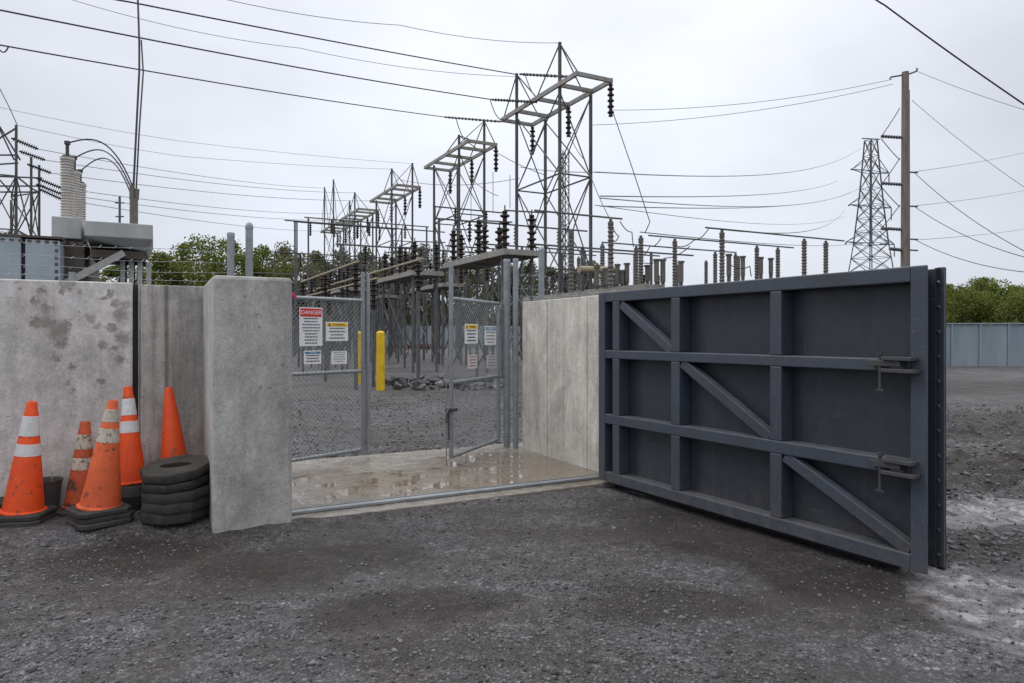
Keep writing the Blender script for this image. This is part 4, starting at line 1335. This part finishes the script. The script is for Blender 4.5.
# ------------------------------------------------------------------ transmission tower and wood pole, right
D = 130.0
TT = thing('transmission_tower', 'distant grey lattice transmission tower beside the wood pole', 'transmission tower', ((871 - 512) / F * D, D, 0), 0.35)
ph = lambda py: H - (py - 335) / F * D
sec = [(0, 4.4), (ph(272), 2.7), (ph(244), 2.1), (ph(205), 1.5), (ph(172), 1.1), (ph(140), 0.75)]
for sx_, sy_ in ((1, 1), (1, -1), (-1, 1), (-1, -1)):
    m = MB()
    for (z0, r0), (z1, r1) in zip(sec[:-1], sec[1:]):
        m.bar((sx_ * r0, sy_ * r0, z0), (sx_ * r1, sy_ * r1, z1), 0.19)
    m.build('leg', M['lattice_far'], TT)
m = MB()
lv = []
for (z0, r0), (z1, r1) in zip(sec[:-1], sec[1:]):
    k = 3 if z1 - z0 > 7 else 2
    for i in range(k):
        lv.append((z0 + (z1 - z0) * i / k, r0 + (r1 - r0) * i / k))
lv.append(sec[-1])
for (z0, r0), (z1, r1) in zip(lv[:-1], lv[1:]):
    for s in (1, -1):
        m.bar((-r0, s * r0, z0), (r1, s * r1, z1), 0.095).bar((r0, s * r0, z0), (-r1, s * r1, z1), 0.095)
        m.bar((s * r0, -r0, z0), (s * r1, r1, z1), 0.095).bar((s * r0, r0, z0), (s * r1, -r1, z1), 0.095)
        m.bar((-r1, s * r1, z1), (r1, s * r1, z1), 0.08).bar((s * r1, -r1, z1), (s * r1, r1, z1), 0.08)
m.build('bracing', M['lattice_far'], TT)
for py, half in ((172, 4.6), (207, 5.2), (244, 6.0)):
    z = ph(py)
    for s in (1, -1):
        m = MB()
        for y in (-0.9, 0.9):
            m.bar((s * 1.2, y, z), (s * half, 0, z + 0.15), 0.13).bar((s * 1.1, y, z + 2.4), (s * half, 0, z + 0.2), 0.1)
        m.build('cross_arm', M['lattice_far'], TT)
        i = MB().sheds((s * half, 0, z + 0.1), (s * half - 3.4, -3.0, z - 0.8), 0.07, 0.16, 9, 6) if s < 0 else MB().sheds((s * half, 0, z + 0.1), (s * half, 0, z - 2.2), 0.07, 0.16, 9, 6)
        i.build('insulator', M['lattice_far'], TT)
MB().bar((-2.2, 0, ph(140) + 0.1), (2.2, 0, ph(138)), 0.16).build('peak_arm', M['lattice_far'], TT)

D = 30.0
pz = lambda py: H - (py - 335) / F * D
wp = thing('utility_pole', 'weathered wooden utility pole with side arms above the open gate', 'utility pole', ((905.5 - 512) / F * D, D, 0), 0.0)
MB().lathe([(0.21, -0.1), (0.145, pz(72))], n=16).build('pole', M['wood'], wp, True)
m = MB().tube([(-0.65, 0, pz(77)), (0.15, 0, pz(74)), (0.5, 0, pz(71))], 0.035, 6).tube([(0.5, 0, pz(71)), (0.52, 0, pz(68))], 0.035, 6).tube([(-0.65, 0, pz(77)), (-0.68, 0, pz(79))], 0.03, 6)
m.build('top_bracket', M['galv_dark'], wp)
for py in (137.5, 184.5, 229.5, 250):
    a = MB().sheds((-0.15, 0, pz(py) + 0.0), (-1.05 if py < 245 else -0.7, 0, pz(py) + 0.06), 0.05, 0.085, 7, 8).build('side_arm', M['galv_dark'], wp)
for py in (172, 206, 239, 250):
    MB().tube([(0.15, 0, pz(py)), (0.55, 0, pz(py) - 0.02)], 0.035, 6).build('dead_end', M['galv_dark'], wp)
MB().tube([(0.19, -0.02, 0), (0.165, -0.02, pz(90))], 0.02, 6).build('ground_wire', M['galv_dark'], wp)

# ------------------------------------------------------------------ wires
big = 'thick conductors coming in from above the cones'
wire('highest thick conductor reaching the tallest tower peak', [at(-140, -52, 15.5), at(130, 2, 20.5), W(15.75, 29.62, 14.3)], 0.026, 0.05, group=big)
wire('middle thick conductor reaching the tallest tower platform', [at(-260, -38, 15), at(0, 10, 19), at(492, 99.5, 33)], 0.026, 0.12, group=big)
wire('lowest thick conductor reaching the second tower top', [at(-260, 4, 17), at(0, 45, 21.5), at(445, 117, 41)], 0.026, 0.12, group=big)
sti = 'strain insulators at the tower tops'
for a, b, da, db, lab in (((492, 99.5), (537, 102), 33, 31.8, 'strain insulator on the middle thick conductor'), ((520, 74), (575, 77), 33.5, 29.5, 'strain insulator on the highest thick conductor'), ((445, 117), (500, 121.5), 41, 36, 'strain insulator on the lowest thick conductor')):
    o = MB().sheds(at(*a, da), at(*b, db), 0.04, 0.075, 14, 8).build('strain_insulator', M['lattice'], None)
    tag(o, lab, 'insulator', sti, 'thing')
for a, b in (((490, 99), (504, 119)), ((525, 74), (541, 98)), ((456, 118), (468, 138))):
    wire('short slack jumper hanging under a strain insulator', [at(*a, 33), at(*b, 33)], 0.022, 0.35, group='slack jumpers under the strain insulators')
th = 'thin overhead wires on the left'
for pts, d0, d1, sag, lab in [
    (((60, -4), (300, 48), W(15.75, 29.62, 14.2)), 26, 33, 0.25, 'thin wire between the thick conductors ending at the tallest tower'),
    (((180, -12), (400, 25), W(15.75, 25.59, 14.33)), 22, 30.2, 0.2, 'thin earth wire ending at the highest peak of the tallest tower'),
    (((-20, 103), (180, 141), W(17.38, 49.6, 14.55)), 34, 49, 0.1, 'thin wire from the left edge to the third tower'),
    (((17, 125), (180, 156), W(15.75, 49.6, 13.95)), 31, 49, 0.1, 'thin wire from the gantry leg top to the third tower'),
]:
    n = len(pts)
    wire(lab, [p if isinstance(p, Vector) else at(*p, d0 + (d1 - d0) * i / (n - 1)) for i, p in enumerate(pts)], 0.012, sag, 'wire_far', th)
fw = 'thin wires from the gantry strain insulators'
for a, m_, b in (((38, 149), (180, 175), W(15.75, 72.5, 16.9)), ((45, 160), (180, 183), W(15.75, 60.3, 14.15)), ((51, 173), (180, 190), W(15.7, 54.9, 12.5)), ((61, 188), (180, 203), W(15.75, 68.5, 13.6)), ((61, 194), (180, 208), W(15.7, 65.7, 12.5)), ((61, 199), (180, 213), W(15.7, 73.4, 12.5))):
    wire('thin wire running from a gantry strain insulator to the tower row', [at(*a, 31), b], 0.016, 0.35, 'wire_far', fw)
# risers from the transformer to the conductors
wire('left riser cable climbing from the transformer to the conductors', [rtop, at(139, 71, 16.2), at(139, 43, 16.4), at(137, -20, 17)], 0.024, 0, group='riser cables over the transformer')
wire('right riser cable bowing from the transformer to the conductors', [rtop + Vector((0.05, 0, -0.3)), at(139, 130, 15.6), at(143, 72, 16.2), at(141, 40, 16.4)], 0.018, 0, group='riser cables over the transformer')
wire('slack lead hanging from the top left conductor', [at(-30, 60, 20), at(0, 50, 20), at(8, 47, 20)], 0.02, 0.1, group=th)
wire('steep guy wire over the gantry at the left edge', [at(-10, 70, 31), at(9, 107, 31), at(17, 125, 31)], 0.018, 0, group=th)
rw_ = 'thin wires crossing the sky on the right'
for a, b, d0, d1, sag, mt in [
    ((612, 110), (893, 79), 29.5, 30, 0.35, 'wire_far'), ((590, 125), (893, 84), 29.5, 30, 0.35, 'wire_far'),
    ((595, 172), (861, 148), 31, 130, 1.9, 'wire_far'), ((600, 196), (838, 181), 30, 128, 0.9, 'wire_far'), ((600, 206), (850, 193), 31, 128, 1.0, 'wire_far'), ((600, 198), (860, 188), 33, 130, 1.6, 'wire_far'),
    ((709, 228), (845, 210), 26.4, 128, 1.6, 'wire_far'), ((640, 232), (862, 243), 35, 128, 0.6, 'wire_far'),
    ((917, 71), (1060, 120), 30, 24, 0.1, 'wire_far'), ((912, 100), (1060, 210), 30, 26, 0.2, 'wire_far'),
    ((912, 172), (1060, 143), 30, 60, 0.2, 'wire_far'), ((912, 206), (1060, 182), 30, 60, 0.2, 'wire_far'), ((914, 240), (1060, 222), 30, 60, 0.2, 'wire_far')]:
    wire('thin wire sagging across the grey sky to the right of the towers', [at(*a, d0), at(*b, d1)], 0.012 if d1 < 100 else 0.03, sag, mt, rw_)
for a, b, lab in (((914, 172), (1060, 268), 'upper dark line falling to the right from the wood pole'), ((914, 206), (1060, 265), 'middle dark line falling to the right from the wood pole'), ((916, 240), (1060, 274), 'lower dark line falling to the right from the wood pole')):
    wire(lab, [at(*a, 30), at(*b, 22)], 0.014, 0.35, 'wire', 'dark lines leaving the wood pole')
wire('thick dark cable crossing the top right corner of the sky', [at(850, -22, 11), at(885, 5, 11), at(1060, 128, 11)], 0.013, 0.03, group='cables in the top right corner')
for k, (a, b) in enumerate((((900, 108), (881, 137)), ((900, 158), (881, 185)), ((900, 205), (881, 229)), ((881, 138), (900, 160)), ((881, 186), (900, 207)))):
    wire('short jumper zigzagging along the left side of the wood pole', [at(*a, 30), at(*b, 30)], 0.018, 0.03, group='jumpers on the wood pole')
wire('loose lead drooping from the right insulator of the tallest tower', [at(613, 112, 29.5), at(633, 170, 28), at(650, 222, 27), at(645, 233, 26.8)], 0.02, 0.0, group='drop leads from the tallest tower')
wire('drop lead from the middle insulator of the tallest tower', [at(569, 133, 31.5), at(585, 160, 30), at(611, 221, 25)], 0.016, 0.15, group='drop leads from the tallest tower')
for k, pts in enumerate((((620, 221), (632, 232), (634, 247)), ((661, 238), (650, 246), (640, 256)), ((709, 228), (694, 240), (676, 246)), ((611, 222), (619, 236), (612, 240)), ((640, 262), (665, 258), (690, 246)), ((731, 265), (750, 266), (752, 276)))):
    wire('curved jumper lead between the grey post insulators above the gate', [at(*p, 27) for p in pts], 0.02, 0.12, group='jumper leads between the post insulators')
# slack wires across the tower row
for a, b, d0, d1, sag in (((493, 150), (545, 175), 40, 32, 0.1), ((470, 178), (498, 196), 40, 36, 0.1), ((595, 205), (846, 216), 31, 128, 1.2), ((520, 167), (600, 172), 38, 31, 0.1), ((400, 180), (520, 178), 50, 42, 0.4), ((493, 172), (493, 213), 40, 40, 0), ((471, 178), (471, 220), 42, 42, 0), ((510, 175), (510, 208), 36, 36, 0)):
    wire('thin connecting wire strung between the tower frames', [at(*a, d0), at(*b, d1)], 0.018, sag, group='connecting wires between the towers')

# slender lattice mast behind the tallest tower
lm = thing('lattice_mast', 'slender pale lattice mast rising behind the tallest tower', 'mast', at(563, 335, 44) - Vector((0, 0, 1.5)), TH)
hm = H + (335 - 150) / F * 44
for a, b in ((0, 0), (0.45, 0), (0, 0.45), (0.45, 0.45)):
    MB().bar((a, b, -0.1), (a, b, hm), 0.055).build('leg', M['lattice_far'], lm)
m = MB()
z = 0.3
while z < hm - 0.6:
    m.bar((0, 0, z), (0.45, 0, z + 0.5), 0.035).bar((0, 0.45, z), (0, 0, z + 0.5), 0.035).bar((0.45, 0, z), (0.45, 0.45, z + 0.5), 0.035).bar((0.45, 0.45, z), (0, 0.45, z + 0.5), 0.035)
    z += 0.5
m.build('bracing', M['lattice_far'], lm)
# thin antenna mast far behind the transformer
am = thing('antenna_mast', 'thin far antenna mast seen between the transformer and the riser', 'mast', at(119.5, 335, 60) - Vector((0, 0, 1.5)))
hz = H + (335 - 196) / F * 60
MB().bar((0, 0, 0), (0, 0, hz), 0.14).build('pole', M['lattice_far'], am)
MB().bar((-0.4, 0, hz - 0.6), (0.4, 0, hz - 0.6), 0.1).bar((-0.35, 0, hz - 1.8), (0.35, 0, hz - 1.8), 0.1).build('antenna', M['lattice_far'], am)

# ------------------------------------------------------------------ far walls
fy = thing('sheet_wall', 'low pale grey sheet wall at the far side of the yard under the trees', 'wall', at(200, 335, 80) - Vector((0, 0, 1.5)), R(4))
x = 0
while x < 52:
    MB().box(x, x + 1.92, 0, 0.12, 0, 2.6).build('panel', M['bluefence'], fy)
    x += 2.0
m = MB()
for k in range(27): m.box(k * 2 - 0.075, k * 2 - 0.005, -0.06, 0.16, 0, 2.75)
m.build('posts', M['galv_dark'], fy)
fb = thing('sheet_fence', 'blue grey sheet metal fence at the right edge under the green trees', 'fence', at(925, 335, 33) - Vector((0, 0, 1.54)), R(-8))
m = MB()
for k in range(14):
    MB().box(k * 1.25, k * 1.25 + 1.16, 0, 0.10, 0, 2.02).build('panel', M['bluefence'], fb)
    MB().box(k * 1.25 - 0.085, k * 1.25 - 0.005, -0.06, 0.16, 0, 2.05).build('post', M['bluefence'], fb)
MB().box(-0.1, 17.5, -0.08, 0.18, 2.055, 2.12).build('top_rail', M['bluefence'], fb)
for k in range(6):
    p = at(406 + k * 6.6, 349, 70)
    t = thing('cable_drum', 'small dull red cable drum lying at the far side of the yard', 'cable drum', (p.x, p.y, 0.0), 0.3 * k, 'dull red cable drums far in the yard')
    for y in (-0.25, 0.25): MB().lathe([(0.3, -0.03), (0.3, 0.03)], (0, y, 0.3), (0, 1, 0), 14).build('flange', M['redpaint'], t)
    MB().lathe([(0.17, -0.22), (0.17, 0.22)], (0, 0, 0.3), (0, 1, 0), 12).build('core', M['galv_dark'], t)


# ------------------------------------------------------------------ trees
def tree(x, y, h, r, label, mat, group, n=2200, leaf_s=0.26, low=0.18, seed=0, cat='tree', name='tree', dens=1.0):
    rg = np.random.default_rng(seed)
    t = thing(name, label, cat, (x, y, -0.05), rg.uniform(0, 6.28), group)
    m = MB().tube([(0, 0, 0), (0.1, 0.05, h * 0.3), (0.0, 0.1, h * 0.62), (0.05, 0, h * 0.86)], h * 0.018, 8, r1=h * 0.004)
    tips = []
    for k in range(11):
        z0 = h * rg.uniform(low, 0.72)
        a = rg.uniform(0, 6.28)
        l = r * rg.uniform(0.55, 0.95) * (1.1 - 0.5 * z0 / h)
        e = np.array([math.cos(a) * l, math.sin(a) * l, z0 + l * rg.uniform(0.3, 0.9)])
        m.tube([(0.05, 0.05, z0), (e[0] * 0.5, e[1] * 0.5, z0 + (e[2] - z0) * 0.6), tuple(e)], h * 0.007, 5, r1=h * 0.002)
        tips.append(e)
    m.build('trunk', M['bark'], t, True)
    cl = []
    for e in tips: cl.append((e, r * rg.uniform(0.28, 0.48)))
    for k in range(20):
        a, ph_ = rg.uniform(0, 6.28), rg.uniform(0, 1)
        zz = h * (low + (0.97 - low) * ph_)
        rr = r * (math.sin(math.pi * min(1, max(0.05, (ph_ * 0.78 + 0.2)))) ** 0.7) * rg.uniform(0.4, 0.92)
        cl.append((np.array([math.cos(a) * rr, math.sin(a) * rr, zz]), r * rg.uniform(0.16, 0.36)))
    cl.append((np.array([0.0, 0, h * 0.9]), r * 0.3))
    per = n // len(cl)
    C = []
    for c, cr in cl:
        d = rg.normal(size=(per, 3))
        d /= np.linalg.norm(d, axis=1, keepdims=True)
        C.append(c + d * (cr * rg.uniform(0.25, 1.12, (per, 1)) ** 0.7) * np.array([1, 1, 0.85]))
    C = np.concatenate(C)
    C = C[C[:, 2] > h * low * 0.5]
    k = len(C)
    a = rg.normal(size=(k, 3)); a /= np.linalg.norm(a, axis=1, keepdims=True)
    b = np.cross(a, rg.normal(size=(k, 3))); b /= np.linalg.norm(b, axis=1, keepdims=True)
    s = leaf_s * rg.uniform(0.6, 1.5, (k, 1))
    V = np.stack([C - a * s * 0.5, C + b * s * 0.32, C + a * s * 0.5, C - b * s * 0.32], 1).reshape(-1, 3)
    np_mesh('crown', V, np.arange(4 * k).reshape(-1, 4), M[mat], t)
    return t


tn = 0
grp = 'trees behind the substation'
for (px, yt, d, r, mat, lab) in [
    (158, 250, 58, 2.6, 'leaf_mid', 'low green tree just right of the transformer tray'), (182, 240, 62, 3.2, 'leaf_mid', 'fresh green tree over the narrow wall panel'), (208, 233, 60, 3.6, 'leaf_mid', 'tallest fresh green tree left of the pillar'),
    (232, 236, 64, 3.4, 'leaf_mid', 'fresh green tree behind the two posts over the pillar'), (262, 243, 66, 3.3, 'leaf_mid', 'green tree just above the pillar'), (286, 247, 72, 3.4, 'leaf_dark', 'dull green tree right of the pillar top'),
    (120, 262, 60, 2.8, 'leaf_mid', 'green tree hidden behind the transformer tray'), (14, 222, 80, 3.0, 'leaf_dark', 'small tree top behind the left gantry')]:
    tn += 1
    tree((px - 512) / F * d, d, H + (335 - yt) / F * d, r, lab, mat, grp, seed=tn, n=9000, leaf_s=0.21, low=0.06)
for k in range(15):
    px = 300 + k * 21
    d = random.uniform(88, 110)
    tn += 1
    yt = 250 + random.uniform(-6, 8) + (10 if px > 430 else 0) + (6 if px > 520 else 0)
    tree((px - 512) / F * d, d, H + (335 - yt) / F * d, random.uniform(3.6, 5.0), 'dull green tree in the dark belt behind the tower row', 'leaf_dark', 'dark belt of trees behind the towers', seed=tn, n=6500, leaf_s=0.34, low=0.03)
for k in range(12):
    px = 925 + k * 13 + random.uniform(-4, 4)
    d = random.uniform(46, 62)
    tn += 1
    yt = 280 + random.uniform(-5, 7)
    tree((px - 512) / F * d, d, H + (335 - yt) / F * d, random.uniform(1.7, 2.5), 'bushy green tree behind the blue grey sheet fence', 'leaf_mid', 'bushy trees behind the sheet fence', seed=tn, n=6500, leaf_s=0.15, low=0.03)
x, y = (143 - 512) / F * 30, 30.0
tree(x, y, H + (335 - 262) / F * 30, 0.55, 'yellow leaved shrub beside the transformer radiators', 'leaf_yellow', None, n=900, leaf_s=0.14, low=0.05, seed=77, cat='shrub', name='shrub')
# the far-off wood closing the horizon
rgw = np.random.default_rng(5)
k = 30000
ang = rgw.uniform(R(-62), R(62), k)
dist = rgw.uniform(230, 270, k)
hh = rgw.uniform(0, 1, k) ** 0.8 * (11 + 3 * np.sin(ang * 23) + 2 * np.sin(ang * 57 + 1))
C = np.stack([np.sin(ang) * dist, np.cos(ang) * dist, hh], 1)
a = rgw.normal(size=(k, 3)); a /= np.linalg.norm(a, axis=1, keepdims=True)
b = np.cross(a, rgw.normal(size=(k, 3))); b /= np.linalg.norm(b, axis=1, keepdims=True)
V = np.stack([C - a * 0.9, C + b * 0.6, C + a * 0.9, C - b * 0.6], 1).reshape(-1, 3)
tag(np_mesh('distant_wood', V, np.arange(4 * k).reshape(-1, 4), M['leaf_dark']), 'far-off belt of woodland along the horizon', 'wood', kind='stuff')

# ------------------------------------------------------------------ world, sun, camera
SUN_EL, SUN_AZ = R(48), R(-78)             # azimuth measured from +Y towards +X
w = bpy.data.worlds.new('World')
scene.world = w
w.use_nodes = True
nt = w.node_tree
for n in list(nt.nodes): nt.nodes.remove(n)
N = nt.nodes.new
sky = N('ShaderNodeTexSky')
sky.sky_type = 'NISHITA'
sky.sun_disc = False
sky.sun_elevation = SUN_EL
sky.sun_rotation = SUN_AZ
tc = N('ShaderNodeTexCoord')
sep = N('ShaderNodeSeparateXYZ')
nt.links.new(tc.outputs['Generated'], sep.inputs[0])
# cloud deck: brighter overhead, dimmer towards the horizon
rp = N('ShaderNodeValToRGB')
for el, (p, c) in zip((rp.color_ramp.elements[0], rp.color_ramp.elements[1], rp.color_ramp.elements.new(0.5)), ((0.0, (0.295, 0.31, 0.345, 1)), (1.0, (1.0, 1.0, 1.0, 1)), (0.44, (0.345, 0.355, 0.385, 1)))):
    el.position = p
    el.color = c
nt.links.new(sep.outputs['Z'], rp.inputs['Fac'])
mp = N('ShaderNodeMapping'); mp.inputs['Scale'].default_value = (1, 1, 2.2)
nt.links.new(tc.outputs['Generated'], mp.inputs['Vector'])
cn = N('ShaderNodeTexNoise'); cn.inputs['Scale'].default_value = 2.3; cn.inputs['Detail'].default_value = 7; cn.inputs['Roughness'].default_value = 0.5
nt.links.new(mp.outputs[0], cn.inputs['Vector'])
cr = N('ShaderNodeMapRange'); cr.inputs[1].default_value = 0.3; cr.inputs[2].default_value = 0.7; cr.inputs[3].default_value = 0.87; cr.inputs[4].default_value = 1.11
nt.links.new(cn.outputs['Fac'], cr.inputs[0])
# thinner cloud where the sun stands behind it
sd = N('ShaderNodeVectorMath'); sd.operation = 'DOT_PRODUCT'
sd.inputs[1].default_value = Vector((0.05, 0.86, 0.5)).normalized()
nt.links.new(tc.outputs['Generated'], sd.inputs[0])
sr = N('ShaderNodeMapRange'); sr.interpolation_type = 'SMOOTHSTEP'
sr.inputs[1].default_value = 0.72; sr.inputs[2].default_value = 1.0; sr.inputs[3].default_value = 1.0; sr.inputs[4].default_value = 1.26
nt.links.new(sd.outputs['Value'], sr.inputs[0])
mm = N('ShaderNodeMath'); mm.operation = 'MULTIPLY'
nt.links.new(cr.outputs[0], mm.inputs[0]); nt.links.new(sr.outputs[0], mm.inputs[1])
m2 = N('ShaderNodeMath'); m2.operation = 'MULTIPLY'; m2.inputs[1].default_value = 19.0
nt.links.new(mm.outputs[0], m2.inputs[0])
vm = N('ShaderNodeVectorMath'); vm.operation = 'SCALE'
nt.links.new(rp.outputs['Color'], vm.inputs[0]); nt.links.new(m2.outputs[0], vm.inputs['Scale'])
mixn = N('ShaderNodeMix'); mixn.data_type = 'RGBA'
mixn.inputs[0].default_value = 0.93
nt.links.new(sky.outputs[0], mixn.inputs[6]); nt.links.new(vm.outputs[0], mixn.inputs[7])
bg = N('ShaderNodeBackground'); bg.inputs['Strength'].default_value = 0.12
nt.links.new(mixn.outputs[2], bg.inputs['Color'])
out = N('ShaderNodeOutputWorld')
nt.links.new(bg.outputs[0], out.inputs['Surface'])

sl = bpy.data.lights.new('sun', 'SUN')
sl.energy = 0.95
sl.angle = R(25)
sl.color = (1.0, 0.97, 0.93)
so = bpy.data.objects.new('sun', sl)
COL.objects.link(so)
dirv = Vector((math.sin(SUN_AZ) * math.cos(SUN_EL), math.cos(SUN_AZ) * math.cos(SUN_EL), math.sin(SUN_EL)))
so.rotation_euler = (-dirv).to_track_quat('-Z', 'Y').to_euler()

cam = bpy.data.cameras.new('camera')
cam.lens = 24.0
cam.sensor_width = 36.0
cam.shift_y = -6.5 / 1024
cam.clip_end = 6000
co = bpy.data.objects.new('camera', cam)
COL.objects.link(co)
co.location = (0, 0, H)
co.rotation_euler = (R(90), 0, 0)
scene.camera = co
scene.view_settings.view_transform = 'Standard'
scene.view_settings.look = 'None'
scene.view_settings.exposure = 0.0
scene.view_settings.gamma = 1.0
